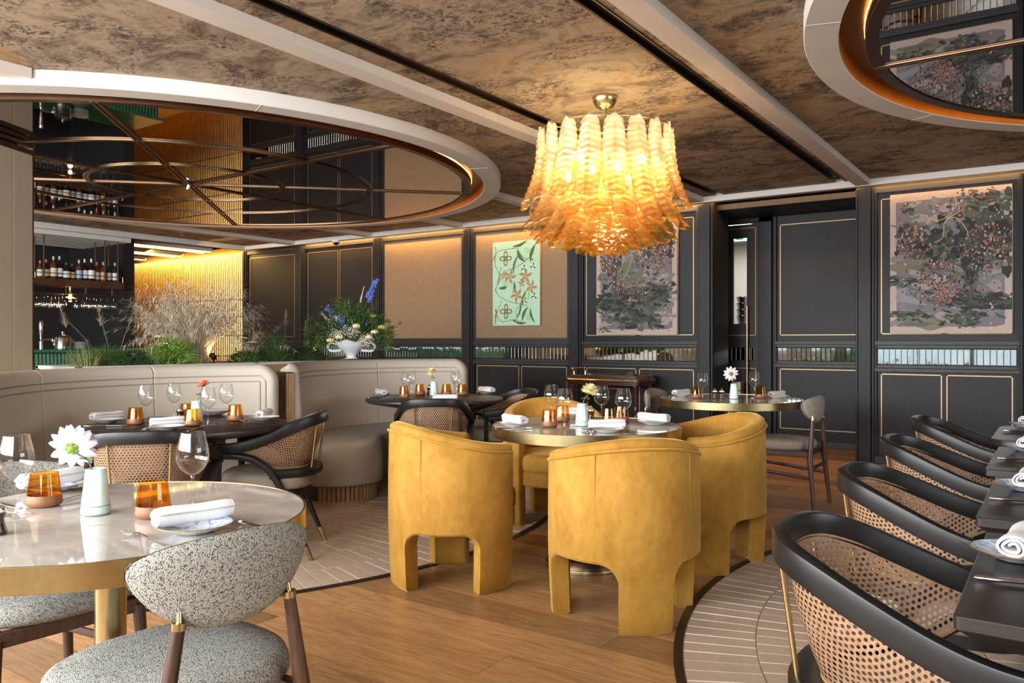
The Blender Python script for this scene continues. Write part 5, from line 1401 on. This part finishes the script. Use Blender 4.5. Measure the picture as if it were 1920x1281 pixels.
obj('shade', B().lathe([(.02, -.07), (.075, -.10), (.105, -.135), (.105, -.15), (.07, -.185), (.02, -.20)], 12), thin_glass('amber ribbed shade', (.98, .88, .68), .6, .08), t, smooth=30)
obj('bulb', B().ell((0, 0, -.135), .024, .024, .03, 10, 8), emit('pendant bulb', (1, .55, .18), 90), t)
light('pendant glow', 'POINT', (XS + .02, 5.62, 1.72), 7, (1, .6, .25), .03)
ZB_ = 1.10
t = thing('beer_tap', 'chrome beer tap standing on the bar counter', 'tap', (-10.72, 4.93, ZB_))
obj('column', B().cyl((0, 0, 0), (0, 0, .10), .022, n=14).tube(cat_rom([(0, 0, .09), (0, .02, .12), (0, .12, .12), (0, .16, .10), (0, .165, .05)], 4), .017, 10), M['chrome'], t)
obj('lever', B().lathe([(.012, .12), (.022, .22), (.026, .34), (.020, .36), (.0005, .365)], 14), M['chrome'], t)
t = thing('ice_bucket', 'polished steel lidded ice bucket on the bar counter', 'bucket', (-10.70, 5.19, ZB_))
obj('body', B().lathe([(.0005, 0), (.085, 0), (.10, .01), (.10, .15), (.104, .158), (.095, .165)], 28), M['steel'], t)
obj('lid', B().lathe([(.104, .160), (.085, .178), (.02, .185), (.012, .19), (.018, .205), (.018, .225), (.0005, .235)], 28), M['steel'], t)
for s in (-1, 1): obj('handle', B().tube(cat_rom([(0, s*.10, .14), (0, s*.125, .13), (0, s*.125, .09), (0, s*.10, .08)], 4), .006, 7), M['steel'], t)
SP = None
for i in range(6):
    lab = '%s saucer counted from the bottom of the stack on the bar' % words[i]
    loc = (-10.70, 5.41, ZB_ + .0155*i)
    if SP is None:
        SP = obj('saucer', B().lathe([(.0005, 0), (.05, 0), (.10, .013), (.102, .016), (.05, .006), (.0005, .005)], 24), M['porcelain'], loc=loc); tag(SP, lab, 'saucer', 'stacked saucers on the bar')
    else:
        o = SP.copy(); COL.objects.link(o); o.location = loc; o['label'] = lab

# ================================================================== PLANTING
rp = random.Random(11)
def blade(b, base, d, L, droop, w_, n=6, twist=0):
    p = Vector(base); v = Vector(d).normalized(); pts = [p.copy()]
    for i in range(n):
        p = p + v*(L/n); v = (v + Vector((0, 0, -droop/n))).normalized(); pts.append(p.copy())
    side = Vector((d[1], -d[0], 0)); side = side.normalized() if side.length > 1e-3 else Vector((1, 0, 0))
    side = (side + Vector((0, 0, twist))).normalized()
    vs_ = []
    for i, q in enumerate(pts):
        w2 = w_*(1 - (i/n)**2*.9)/2; vs_ += [q - side*w2, q + side*w2]
    b.add(vs_, [(2*i, 2*i + 1, 2*i + 3, 2*i + 2) for i in range(n)]); return pts
def tuft(name, label, loc, mats_, n, L, lean, droop, w_, plume=None, r=.06, cat='grass'):
    t = thing(name, label, cat, loc); b = B(); pb = B()
    for i in range(n):
        a = rp.uniform(0, 2*PI); k = rp.random()**.7*lean
        pts = blade(b, (r*rp.random()*cos(a), r*rp.random()*sin(a), 0), (cos(a)*k, sin(a)*k, 1), L*rp.uniform(.6, 1.05), droop*rp.uniform(.5, 1.3), w_, 7, rp.uniform(-.6, .6))
        if plume and rp.random() < plume:
            for j in range(26):
                q = pts[-1].lerp(pts[-3], rp.random()*1.0); aa = rp.uniform(0, 2*PI)
                blade(pb, q, (cos(aa)*.6 + (pts[-1] - pts[-2]).x*9, sin(aa)*.6 + (pts[-1] - pts[-2]).y*9, rp.uniform(-.8, .5)), .060, .6, .0038, 2)
    o = obj('blades', b, mats_[0], t, smooth=0); o['kind'] = 'stuff'
    if plume and pb.v:
        o = obj('plumes', pb, mats_[-1], t, smooth=0); o['kind'] = 'stuff'
    return t
ZS = .995
def PY(px_y): return px_y
tuft('fountain_grass', 'large arching dry fountain grass in the planter before the gold wall', (-6.36, 4.22, ZS), [M['straw'], M['plume']], 560, .80, .56, 1.75, .0054, .7, .11)
t = thing('spike_lamp', 'small warm spike light glowing at the foot of the fountain grass', 'lamp', (-6.20, 4.30, ZS))
obj('stake', B().cyl((0, 0, 0), (0, 0, .06), .008), M['black'], t); obj('head', B().cyl((.02, 0, .055), (-.02, 0, .085), .022, .028), M['black'], t); obj('lens', B().cyl((-.0205, 0, .0853), (-.0225, 0, .087), .024), emit('spike lens', (1, .6, .25), 25), t)
light('spike light', 'SPOT', (-6.23, 4.30, ZS + .10), 9, (1, .66, .32), .03, direction=(-.35, -.05, 1)).data.spot_size = rad(110)
tuft('fountain_grass', 'smaller drooping dry grass beside the dark panels, right of the big fountain grass', (-6.34, 4.78, ZS), [M['straw'], M['plume']], 80, .52, .6, 1.9, .0034, .15, .07)
tuft('sedge_tuft', 'pale green grass tuft at the left end of the planter', (-6.24, 3.22, ZS), [M['tuft']], 300, .19, .95, .8, .0035, None, .14)
tuft('sedge_tuft', 'small green grass tuft left of the fountain grass', (-6.22, 3.74, ZS), [M['tuft'], M['tuft']], 120, .20, 1.0, .9, .0035, None, .07)
tuft('sedge_tuft', 'green grass tuft by the glass globe at the planter right end', (-6.15, 5.62, ZS), [M['tuft']], 160, .15, 1.0, .8, .0035, None, .12)
def bush(name, label, loc, mat_, n, rx, rz, leaf, cat='plant', stems=True):
    t = thing(name, label, cat, loc); b = B(); st = B()
    for i in range(n):
        a = rp.uniform(0, 2*PI); q = rp.random()**.5; e = rp.uniform(.05, 1)
        p = Vector((rx*q*cos(a)*math.sqrt(1 - .5*e*e), rx*q*sin(a)*math.sqrt(1 - .5*e*e), rz*e*(1 - .35*q*q)))
        d = Vector((p.x, p.y, rp.uniform(-.1, .5)*rz)).normalized()
        blade(b, p, d, leaf[0]*rp.uniform(.7, 1.2), rp.uniform(.2, .9), leaf[1], 3, rp.uniform(-1, 1))
        if stems and i % 9 == 0: st.tube([(p.x*.15, p.y*.15, 0), p*.6, p], .0016, 4)
    o = obj('leaves', b, mat_, t, smooth=0); o['kind'] = 'stuff'
    if st.v: o = obj('stems', st, M['stem'], t); o['kind'] = 'stuff'
    return t
bush('feathery_bush', 'rounded feathery green plant left in the planter by the magenta flower', (-6.24, 3.36, ZS), M['leaf'], 1500, .17, .17, (.045, .0035))
bush('fern', 'bright lime fern in the planter left of the fountain grass', (-6.20, 3.90, ZS), M['lime'], 620, .18, .23, (.08, .011))
bush('fennel_plant', 'feathery green fennel in the planter by the dark panels', (-6.22, 4.98, ZS), M['leaf'], 1500, .16, .30, (.05, .0035))
bush('leafy_plant', 'dark leafy plant right of the fennel in the planter', (-6.16, 5.30, ZS), M['leafdark'], 700, .20, .17, (.045, .012))
bush('leafy_plant', 'low dark foliage between the feathery plant and the fern', (-6.24, 3.60, ZS), M['leafdark'], 400, .13, .12, (.05, .008))
bush('leafy_plant', 'low green leaves at the foot of the white umbels', (-6.16, 4.60, ZS), M['leaf'], 420, .13, .12, (.05, .013))
def stalk(name, label, loc, tip, headf, cat='flower', smat=None):
    t = thing(name, label, cat, loc); T_ = Vector(tip)
    pts = cat_rom([(0, 0, 0), T_*.4 + Vector((-T_.x*.12, -T_.y*.12, .02)), T_], 5)
    obj('stem', B().tube(pts, .0028, 6), smat or M['stem'], t); headf(t, T_); return t
def plumehead(t, p):
    b = B(); u = Vector((p.x*.35, p.y*.35, p.z)).normalized()
    for j in range(80):
        s = rp.random(); q = p + u*(.17*(s - .55)); a = rp.uniform(0, 2*PI); ln = .055*(1.05 - s)
        blade(b, q, (cos(a), sin(a), .9), ln + .012, .2, .0034, 2)
    o = obj('plume', b, M['straw'], t, smooth=0); o['kind'] = 'stuff'
for lab, y_, tip in (('feathery grass plume leaning far left over the bar', 3.36, (-.03, -.28, .40)), ('feathery grass plume second from left, before the hanging glasses', 3.44, (-.02, -.08, .42)), ('tallest feathery grass plume before the bar wall', 3.50, (.0, .16, .50)), ('short feathery grass plume by the edge of the bar wall', 3.54, (.0, .24, .38)),
                     ('slender upright grass plume before the first dark panel', 5.18, (0, .02, .45)), ('second slender upright grass plume, nearer the flower urn', 5.42, (0, .03, .34))):
    stalk('grass_plume', lab, (-6.32, y_, ZS), tip, plumehead, 'grass')
def cosmos(t, p):
    b = B()
    for i in range(8):
        a = 2*PI*i/8; b.grid(lambda u, v: (p.x + cos(a)*.028*v - sin(a)*.011*(2*u - 1)*sin(PI*min(1, .2 + v*.8)), p.y + sin(a)*.028*v + cos(a)*.011*(2*u - 1)*sin(PI*min(1, .2 + v*.8)), p.z + .012*v), 2, 3)
    obj('petals', b, M['petalpink'], t); obj('heart', B().ell(tuple(p + Vector((0, 0, .004))), .009, .009, .006, 8, 5), M['petalyellow'], t)
stalk('cosmos_flower', 'magenta cosmos flower standing before the dark bar', (-6.34, 3.30, ZS), (.0, -.04, .21), cosmos)
stalk('cosmos_flower', 'magenta cosmos flower low beside the feathery green plant', (-6.18, 3.52, ZS), (.02, .02, .10), cosmos)
def umbel(t, p):
    b = B()
    for j in range(40):
        a = rp.uniform(0, 2*PI); q = rp.random()**.5*.042; b.ell((p.x + q*cos(a), p.y + q*sin(a), p.z + .012 - q*q*3), .0075, .0075, .005, 6, 4)
    o = obj('florets', b, M['petalwhite'], t); o['kind'] = 'stuff'
for lab, y_, tip in (('white umbel flower left of the fountain grass, upper', 3.84, (0, -.02, .24)), ('white umbel flower left of the fountain grass, lower', 3.86, (.05, -.01, .18)), ('white umbel flower right of the fountain grass, leaning left', 4.58, (.03, -.05, .18)), ('white umbel flower right of the fountain grass, upright', 4.62, (.03, .0, .23)), ('small white umbel flower right of the fountain grass, toward the fennel', 4.66, (.03, .06, .19))):
    stalk('umbel_flower', lab, (-6.24, y_, ZS), tip, umbel)
t = thing('globe_lamp', 'clear glass globe with a glowing filament at the planter end', 'lamp', (-6.24, 5.50, ZS))
obj('globe', B().ell((0, 0, .135), .078, .078, .078, 24, 14), M['glass'], t, smooth=80); obj('socket', B().cyl((0, 0, 0), (0, 0, .07), .018), M['bronze'], t)
obj('filament', B().tube(cat_rom([(0, -.02, .10), (0, -.012, .15), (0, 0, .11), (0, .012, .15), (0, .02, .10)], 4), .0022, 5), emit('filament', (1, .45, .1), 18), t)

# ---- white urn with its flowers
U = Vector((-5.82, 5.60, 1.022))
t = thing('urn', 'white two-handled urn holding the big mixed flowers', 'urn', tuple(U))
def urnp(u, v):
    a = 2*PI*u; prof = cat_rom([(.075, 0, 0), (.072, 0, .008), (.05, 0, .02), (.048, 0, .035), (.075, 0, .07), (.125, 0, .12), (.155, 0, .165), (.17, 0, .185)], 4)
    i = v*(len(prof) - 1); k = min(int(i), len(prof) - 2); q = prof[k].lerp(prof[k + 1], i - k)
    sc = 1 + .06*max(0, v - .6)*cos(6*a)*2.5; return (q.x*sc*cos(a), q.x*sc*sin(a), q.z + .012*max(0, v - .7)*cos(6*a)*3)
b = B().grid(urnp, 48, 24, closed_u=True)
obj('bowl', b, M['porcelain'], t, smooth=60)
for s in (-1, 1): obj('handle', B().tube(cat_rom([(s*.822*.14, s*.569*.14, .145), (s*.822*.20, s*.569*.20, .165), (s*.822*.235, s*.569*.235, .125), (s*.822*.20, s*.569*.20, .085), (s*.822*.10, s*.569*.10, .09)], 5), .013, 8), M['porcelain'], t)
def at_u(l, up, dep=0): return U + Vector((.822*l + .569*0 - .569*dep, .569*l + .822*dep, up))
t = thing('foliage_bunch', 'loose green foliage filling the white urn', 'foliage', tuple(U)); b = B(); st = B()
for i in range(460):
    l = rp.gauss(-.02, .23); dp = rp.uniform(-.12, .14); up = .20 + abs(rp.gauss(0, .13)) + .12*(1 - min(1, abs(l)/.35)); l = max(-.40, min(.38, l))
    if abs(l) > .25 and rp.random() < .6: up -= .12
    p = at_u(l, up, dp) - U; d = Vector((p.x, p.y, rp.uniform(-.05, .4)*.4)).normalized()
    if i % 3 == 0: st.tube([(p.x*.1, p.y*.1, .12), tuple(p*.6 + Vector((0, 0, .05))), tuple(p)], .0018, 4)
    for k in range(7): blade(b, p + Vector((rp.uniform(-.03, .03), rp.uniform(-.03, .03), rp.uniform(-.03, .03))), d + Vector((rp.uniform(-.8, .8), rp.uniform(-.8, .8), rp.uniform(-.6, .9))), rp.uniform(.03, .06), .3, .012, 3, rp.uniform(-1, 1))
o = obj('leaves', b, M['leaf'], t, smooth=0); o['kind'] = 'stuff'; o = obj('stems', st, M['stem'], t); o['kind'] = 'stuff'
def spray(name, label, cat, l0, tip, mat_, kind):
    t = thing(name, label, cat, tuple(U)); p0 = Vector((0, 0, .11)); p1 = at_u(*tip) - U; mid = p0.lerp(p1, .5) + Vector((0, 0, .03))
    pts = cat_rom([p0, mid, p1], 8); obj('stem', B().tube(pts, .0026, 6), M['stem'], t); b = B()
    if kind == 'delphinium':
        for j in range(15):
            q = pts[-1].lerp(pts[-7], j/15) + Vector((rp.uniform(-.03, .03), rp.uniform(-.03, .03), rp.uniform(-.015, .015))); sz = .015 + .007*(j/15)
            for k in range(5):
                a = 2*PI*k/5; b.ell((q.x + sz*.8*cos(a), q.y + sz*.5*sin(a), q.z + sz*.8*sin(a)), sz*.7, sz*.5, sz*.6, 6, 4)
    elif kind == 'spike':
        for j in range(16):
            q = pts[-1].lerp(pts[-6], j/16); r = .004 + .009*(j/16); b.ell(tuple(q), r, r, .012, 7, 4)
    elif kind == 'rose':
        for k in range(3):
            for j in range(5 + k):
                a = 2*PI*j/(5 + k) + k; r = .013*k; b.ell((p1.x + r*cos(a), p1.y + r*sin(a), p1.z - .005*k), .015, .015, .018, 7, 5)
    elif kind == 'thistle':
        b.ell(tuple(p1), .014, .014, .02, 8, 6)
        for j in range(12):
            a = 2*PI*j/12; blade(b, p1 - Vector((0, 0, .012)), (cos(a), sin(a), .25), .042, .2, .006, 2)
    elif kind == 'cloud':
        for j in range(190):
            q = p1 + Vector((rp.gauss(0, .036), rp.gauss(0, .036), rp.gauss(0, .03))); b.ell(tuple(q), .0048, .0048, .004, 5, 3)
    o = obj({'delphinium': 'florets', 'spike': 'spike', 'rose': 'petals', 'thistle': 'head', 'cloud': 'florets'}[kind], b, mat_, t, smooth=60)
    if kind in ('cloud', 'delphinium'): o['kind'] = 'stuff'
for a in (('delphinium_stem', 'tall blue delphinium rising highest from the urn', 'flower', 0, (.245, .80, 0), M['petalblue'], 'delphinium'), ('delphinium_stem', 'blue delphinium leaning left out of the urn', 'flower', 0, (-.235, .52, 0), M['petalblue'], 'delphinium'),
          ('delphinium_stem', 'low blue delphinium at the left middle of the urn flowers', 'flower', 0, (-.09, .41, -.1), M['petalblue'], 'delphinium'), ('seed_spike', 'pale tall bud spike beside the highest delphinium', 'flower', 0, (.125, .72, 0), M['straw'], 'spike'),
          ('seed_spike', 'curved pale spike at the upper left of the urn flowers', 'flower', 0, (-.30, .46, 0), M['straw'], 'spike'), ('seed_spike', 'pale spike left of centre above the urn foliage', 'flower', 0, (-.08, .52, 0), M['straw'], 'spike'),
          ('seed_spike', 'green spike fanning right behind the yellow blooms', 'flower', 0, (.29, .44, .05), M['leaf'], 'spike'), ('seed_spike', 'green spike fanning far left over the urn handle', 'flower', 0, (-.36, .36, .05), M['leaf'], 'spike'),
          ('lisianthus', 'pale yellow bud at the upper right of the urn flowers', 'flower', 0, (.21, .44, 0), M['petalyellow'], 'rose'), ('lisianthus', 'yellow bloom at the far right of the urn flowers', 'flower', 0, (.30, .33, 0), M['petalyellow'], 'rose'),
          ('lisianthus', 'cream bloom in the middle of the urn flowers', 'flower', 0, (.075, .34, -.12), M['petalcream'], 'rose'), ('lisianthus', 'cream bloom at the right, above the urn handle', 'flower', 0, (.25, .28, -.1), M['petalcream'], 'rose'),
          ('lisianthus', 'second cream bloom at the right, closer to the urn rim', 'flower', 0, (.20, .23, -.12), M['petalcream'], 'rose'), ('lisianthus', 'small yellow bloom low at the left of the urn', 'flower', 0, (-.19, .20, -.08), M['petalyellow'], 'rose'),
          ('lisianthus', 'cream bloom low at the left among the white cloud', 'flower', 0, (-.09, .23, -.14), M['petalcream'], 'rose'), ('thistle', 'blue thistle left of the middle cream bloom', 'flower', 0, (-.05, .31, -.14), M['thistle'], 'thistle'),
          ('thistle', 'blue thistle above the left urn handle', 'flower', 0, (-.17, .33, -.1), M['thistle'], 'thistle'), ('thistle', 'blue thistle low under the middle cream bloom', 'flower', 0, (.02, .27, -.15), M['thistle'], 'thistle'),
          ('thistle', 'single thistle straying right over the cane panel', 'flower', 0, (.48, .36, 0), M['thistle'], 'thistle'), ('statice', 'purple statice at the right middle of the urn flowers', 'flower', 0, (.17, .35, -.1), M['petalpurple'], 'thistle'), ('statice', 'purple statice low at the right of the urn flowers', 'flower', 0, (.235, .24, -.14), M['petalpurple'], 'thistle'),
          ('gypsophila', 'cloud of tiny white flowers left over the urn rim', 'flower', 0, (-.10, .25, -.13), M['petalwhite'], 'cloud'), ('gypsophila', 'cloud of tiny white flowers in the centre of the urn', 'flower', 0, (.03, .28, -.13), M['petalwhite'], 'cloud'),
          ('gypsophila', 'cloud of tiny white flowers at the lower right of the urn', 'flower', 0, (.17, .19, -.13), M['petalwhite'], 'cloud'), ('gypsophila', 'cloud of tiny white flowers at the upper left of the urn', 'flower', 0, (-.13, .39, -.05), M['petalwhite'], 'cloud')):
    spray(*a)

# ================================================================== PICTURES
def ellp(cx_, cy_, rx, ry, rot, n, wob, rr_):
    out = []; ph = rr_.uniform(0, 6)
    for i in range(n):
        a = 2*PI*i/n; k = 1 + wob*sin(3*a + ph) + wob*.7*sin(5*a + ph*2); x, y = rx*k*cos(a), ry*k*sin(a)
        out.append((cx_ + x*cos(rot) - y*sin(rot), cy_ + x*sin(rot) + y*cos(rot)))
    return out
class Pic:
    def __init__(s, w_, h_): s.w, s.h, s.b, s.z = w_, h_, B(), 0; s.b.c = []
    def poly(s, pts, col):
        s.z += 1; d = -.0004 - s.z*1.6e-6
        pts = [(min(max(x, 0), 1)*s.w - s.w/2, d, s.h/2 - min(max(y, 0), 1)*s.h) for x, y in pts]
        s.b.add(pts, [tuple(range(len(pts)))]); s.b.c.append(col)
    def e(s, x, y, rx, ry, col, rot=0, n=14, wob=.1, rr_=R_): s.poly(ellp(x, y, rx, ry, rot, n, wob, rr_), col)
    def line(s, P, wd, col):
        q = cat_rom([(x, y, 0) for x, y in P], 6)
        for a, b_ in zip(q, q[1:]):
            d = (b_ - a); l = d.length or 1; nx, ny = -d.y/l*wd, d.x/l*wd*s.w/s.h
            s.poly([(a.x - nx, a.y - ny), (b_.x - nx, b_.y - ny), (b_.x + nx, b_.y + ny), (a.x + nx, a.y + ny)], col)
def picture(label, loc, w_, h_, dep, edge, draw):
    t = thing('painting', label, 'painting', loc)
    obj('canvas', B().bb((-w_/2, 0, -h_/2), (w_/2, dep, h_/2)), edge, t, smooth=0)
    p = Pic(w_, h_); draw(p); o = obj('painted_surface', p.b, M['paint'], t, smooth=0)
    return t
CREAM, MAUVE = (.46, .37, .31), (.165, .155, .175)
DG = [(.030, .045, .038), (.018, .022, .022), (.05, .075, .055), (.014, .014, .015), (.065, .06, .05), (.09, .11, .08)]
DOT = [(.48, .21, .15), (.58, .33, .26), (.36, .10, .07), (.48, .14, .23), (.07, .15, .13), (.02, .02, .02), (.03, .045, .04), (.52, .46, .38), (.20, .09, .06), (.05, .08, .06), (.28, .12, .05)]
def dark(seed, masses, clusters, golds, wash):
    def d(p):
        rr_ = random.Random(seed)
        p.poly([(0, 0), (1, 0), (1, 1), (0, 1)], CREAM)
        p.poly([(.05, .06), (.94, .045), (.945, .94), (.87, .955), (.06, .95)], MAUVE)
        for _ in range(120):
            x, y = rr_.random(), rr_.random(); c = rr_.choice([(.27, .25, .27), (.20, .19, .21), (.30, .27, .25), (.17, .18, .16), (.36, .30, .27)])
            p.e(.08 + .84*x, .07 + .86*y, rr_.uniform(.03, .12), rr_.uniform(.008, .04), c, rr_.uniform(-.5, .5), 16, .15, rr_)
        for x, y, rx, ry, n in wash:
            for _ in range(n): p.e(x + rr_.gauss(0, rx*.5), y + rr_.gauss(0, ry*.5), rx*rr_.uniform(.3, .8), ry*rr_.uniform(.2, .5), rr_.choice([(.13, .145, .10), (.19, .17, .12), (.10, .115, .09), (.22, .21, .19)]), rr_.uniform(-.2, .2), 18, .15, rr_)
        for x, y, rx, ry, n in masses:
            for _ in range(int(n*3.2)): p.e(x + rr_.gauss(0, rx*.60), y + rr_.gauss(0, ry*.55), rx*rr_.uniform(.06, .34), ry*rr_.uniform(.08, .32), rr_.choice(DG), rr_.uniform(-.4, .4), 16, .18, rr_)
        for x, y, rx, ry, n, pal in clusters:
            for _ in range(int(n*1.5)):
                a = rr_.uniform(0, 2*PI); q = rr_.random()**.5*1.1; cx_, cy_ = x + rx*q*cos(a), y + ry*q*sin(a); r = rr_.uniform(.003, .012)
                c = rr_.choice(DOT[:pal]); p.e(cx_, cy_, r*1.25, r*1.2, rr_.choice(DG), 0, 10, .06, rr_)
                p.e(cx_, cy_, r*rr_.uniform(.7, 1.05), r, c, rr_.uniform(0, 3), 10, .08, rr_)
                if r > .010: p.e(cx_, cy_, r*.4, r*.4, rr_.choice(DOT), 0, 8, 0, rr_)
        for _ in range(150): p.e(rr_.uniform(.05, .95), rr_.uniform(.05, .95), rr_.uniform(.004, .010), rr_.uniform(.004, .012), rr_.choice(DOT + DG), rr_.uniform(0, 3), 9, .1, rr_)
        for _ in range(26):
            x, y = rr_.uniform(.1, .9), rr_.uniform(.1, .9); p.line([(x, y), (x + rr_.uniform(-.05, .05), y + rr_.uniform(.0, .06)), (x + rr_.uniform(-.08, .08), y + rr_.uniform(.03, .12))], .0016, (.02, .02, .02))
        for P in golds: p.line(P, .0035, (.50, .40, .17))
    return d
picture('large dark abstract painting with gold lines, right of the doorway', (-.882, YB - .052, 1.948), 1.005, 1.345, .045, plain('canvas edge', (.5, .42, .35), .7),
        dark(21, [(.20, .34, .13, .10, 34), (.80, .35, .19, .17, 60), (.16, .12, .05, .04, 8), (.80, .08, .16, .045, 18), (.12, .62, .15, .03, 16), (.72, .77, .26, .05, 44), (.63, .89, .15, .05, 20), (.16, .86, .16, .03, 16), (.52, .46, .09, .04, 12), (.68, .62, .06, .09, 16), (.45, .35, .16, .12, 12)],
             [(.21, .36, .13, .11, 80, 8), (.80, .42, .17, .16, 190, 10), (.42, .64, .16, .15, 170, 10), (.62, .12, .2, .1, 30, 10), (.48, .72, .1, .06, 40, 4)],
             [[(.17, .17), (.28, .16), (.38, .21), (.48, .19), (.56, .11), (.53, .02)], [(.48, .20), (.58, .16), (.58, .10)], [(.38, .36), (.45, .33), (.47, .22), (.56, .20), (.64, .28), (.66, .34)], [(.06, .06), (.13, .02), (.14, .05)]],
             [(.3, .45, .2, .1, 14), (.6, .5, .25, .12, 14), (.25, .9, .2, .06, 10)]))
picture('dark abstract painting partly behind the chandelier, left of the doorway', (-4.10, YB - .052, 1.95), 1.03, 1.345, .045, plain('canvas edge', (.5, .42, .35), .7),
        dark(33, [(.84, .20, .14, .12, 30), (.45, .70, .32, .09, 70), (.50, .85, .22, .08, 40), (.80, .62, .16, .06, 24), (.20, .42, .10, .14, 22), (.12, .95, .06, .03, 6)],
             [(.18, .36, .12, .16, 110, 8), (.68, .33, .16, .16, 130, 10), (.85, .30, .10, .12, 60, 8), (.50, .62, .22, .10, 60, 10), (.35, .55, .12, .1, 30, 8)],
             [[(.30, .45), (.36, .35), (.46, .30), (.42, .42), (.34, .52)]], [(.4, .5, .25, .12, 16), (.55, .75, .3, .1, 18)]))
def mint(p):
    OL, OL2, CR, CO, LG = (.075, .10, .03), (.15, .20, .06), (.62, .57, .36), (.40, .215, .085), (.36, .60, .28)
    p.poly([(0, 0), (1, 0), (1, 1), (0, 1)], (.43, .68, .49))
    def leaf(x, y, a, L, W, c):
        pts = []
        for i in range(9):
            v = i/8; w_ = W*sin(PI*v)*(1 - .25*v); bx = .12*L*sin(PI*v); pts.append((v*L, w_ + bx))
        for i in range(7, 0, -1):
            v = i/8; w_ = W*sin(PI*v)*(1 - .25*v); bx = .12*L*sin(PI*v); pts.append((v*L, -w_ + bx))
        ca, sa = cos(a), sin(a); p.poly([(x + (u*ca - v*sa), y + (u*sa + v*ca)*p.w/p.h) for u, v in pts], c)
    for (cx_, cy_) in ((.28, .20), (.29, .83)):
        for k in range(4):
            a = PI/2*k; ry = p.w/p.h
            for q, c in ((1.0, OL), (.74, (.20, .26, .09)), (.58, CR)): p.e(cx_ + .072*cos(a), cy_ + .072*sin(a)*ry, (.062*q if k % 2 == 0 else .044*q), (.044*q if k % 2 == 0 else .062*q)*ry, c, 0, 16, .02)
    V = [[(.06, .30), (.05, .16), (.18, .10), (.40, .09), (.55, .05), (.75, .03)], [(.05, .97), (.06, .86), (.20, .95), (.45, .93), (.62, .96)], [(.42, .09), (.55, .10), (.50, .26), (.40, .36)], [(.80, .20), (.55, .30), (.25, .36), (.12, .48), (.08, .60), (.30, .70), (.75, .77)],
         [(.10, .62), (.06, .56), (.20, .42)], [(.52, .93), (.52, .80), (.74, .70), (.78, .58)], [(.90, .06), (.84, .18), (.70, .22), (.55, .12)], [(.20, .70), (.10, .84)], [(.15, .40), (.06, .28)]]
    for v in V: p.line(v, .0055, OL2)
    for x, y, a, L, W in ((.42, .06, -.3, .34, .030), (.52, .10, .9, .30, .040), (.92, .05, 1.9, .36, .035), (.55, .16, 1.8, .40, .022), (.80, .20, .7, .1, .02), (.12, .55, -.25, .24, .035), (.44, .62, -1.5, .22, .03), (.52, .96, -2.9, .1, .02), (.45, .94, .1, .30, .022), (.76, .78, 2.0, .30, .035), (.80, .79, 1.2, .30, .030), (.50, .93, -1.3, .36, .022), (.74, .58, 1.9, .34, .022), (.05, .14, 1.5, .16, .02), (.05, .92, -1.5, .2, .02)): leaf(x, y, a, L, W, R_.choice([OL, OL2, (.07, .14, .06)]))
    for cx_, cy_, s in ((.37, .42, 1.0), (.70, .42, 1.0), (.82, .55, .9), (.52, .64, 1.0), (.25, .40, .6), (.62, .50, .6)):
        for k in range(5): leaf(cx_, cy_, 2*PI*k/5 + cx_*3, .15*s, .030*s, CO)
    for x, y in ((.67, .33), (.86, .31), (.69, .71), (.88, .66)):
        p.e(x, y, .05, .030, (.66, .76, .60), 0, 14, .05)
        for k in range(3): leaf(x, y, .5 + 2.1*k, .07, .016, OL)
    for x, y in ((.28, .50), (.74, .12), (.76, .91)): p.e(x, y, .07, .030, LG, .3, 16, .1)
    for v in ([(.05, .05), (.07, .12), (.04, .22)], [(.05, .98), (.08, .88), (.05, .80)], [(.16, .38), (.10, .50), (.18, .30)]): p.line(v, .010, CO)
picture('mint green botanical painting on the woven cane panel', (-5.79, YB - .050, 1.95), .735, 1.09, .036, plain('timber edge', (.45, .24, .10), .6), mint)

# ================================================================== CEILING FITTINGS
t = thing('dome_camera', 'black dome security camera under the pale ceiling trim', 'camera', (-8.95, 8.30, 2.71))
obj('housing', B().lathe([(.0005, 0), (.06, 0), (.062, -.02), (.05, -.03)], 20), M['porcelain'], t); obj('dome', B().lathe([(.042, -.025), (.038, -.05), (.022, -.065), (.0005, -.07)], 20), M['camglass'], t)
t = thing('ceiling_speaker', 'round flush ceiling speaker beyond the mirrored disc', 'speaker', (-8.95, 7.05, 2.77))
obj('grille', B().lathe([(.0005, -.008), (.13, -.008), (.14, -.004), (.14, 0)], 32), M['beam'], t)
SPK = None
for lab, x, y in (('ceiling sprinkler before the cane panels', -7.45, 7.7), ('ceiling sprinkler nearer the gold rod wall', -10.4, 6.7)):
    if SPK is None:
        SPK = thing('ceiling_sprinkler', lab, 'sprinkler', (x, y, 2.77), 0, 'ceiling sprinklers')
        obj('cup', B().lathe([(.0005, 0), (.03, 0), (.03, -.006), (.012, -.01)], 16), M['chrome'], SPK); obj('deflector', B().cyl((0, 0, -.01), (0, 0, -.045), .006).cyl((0, 0, -.045), (0, 0, -.049), .02, n=14), M['chrome'], SPK)
    else: dup(SPK, lab, (x, y, 2.77))
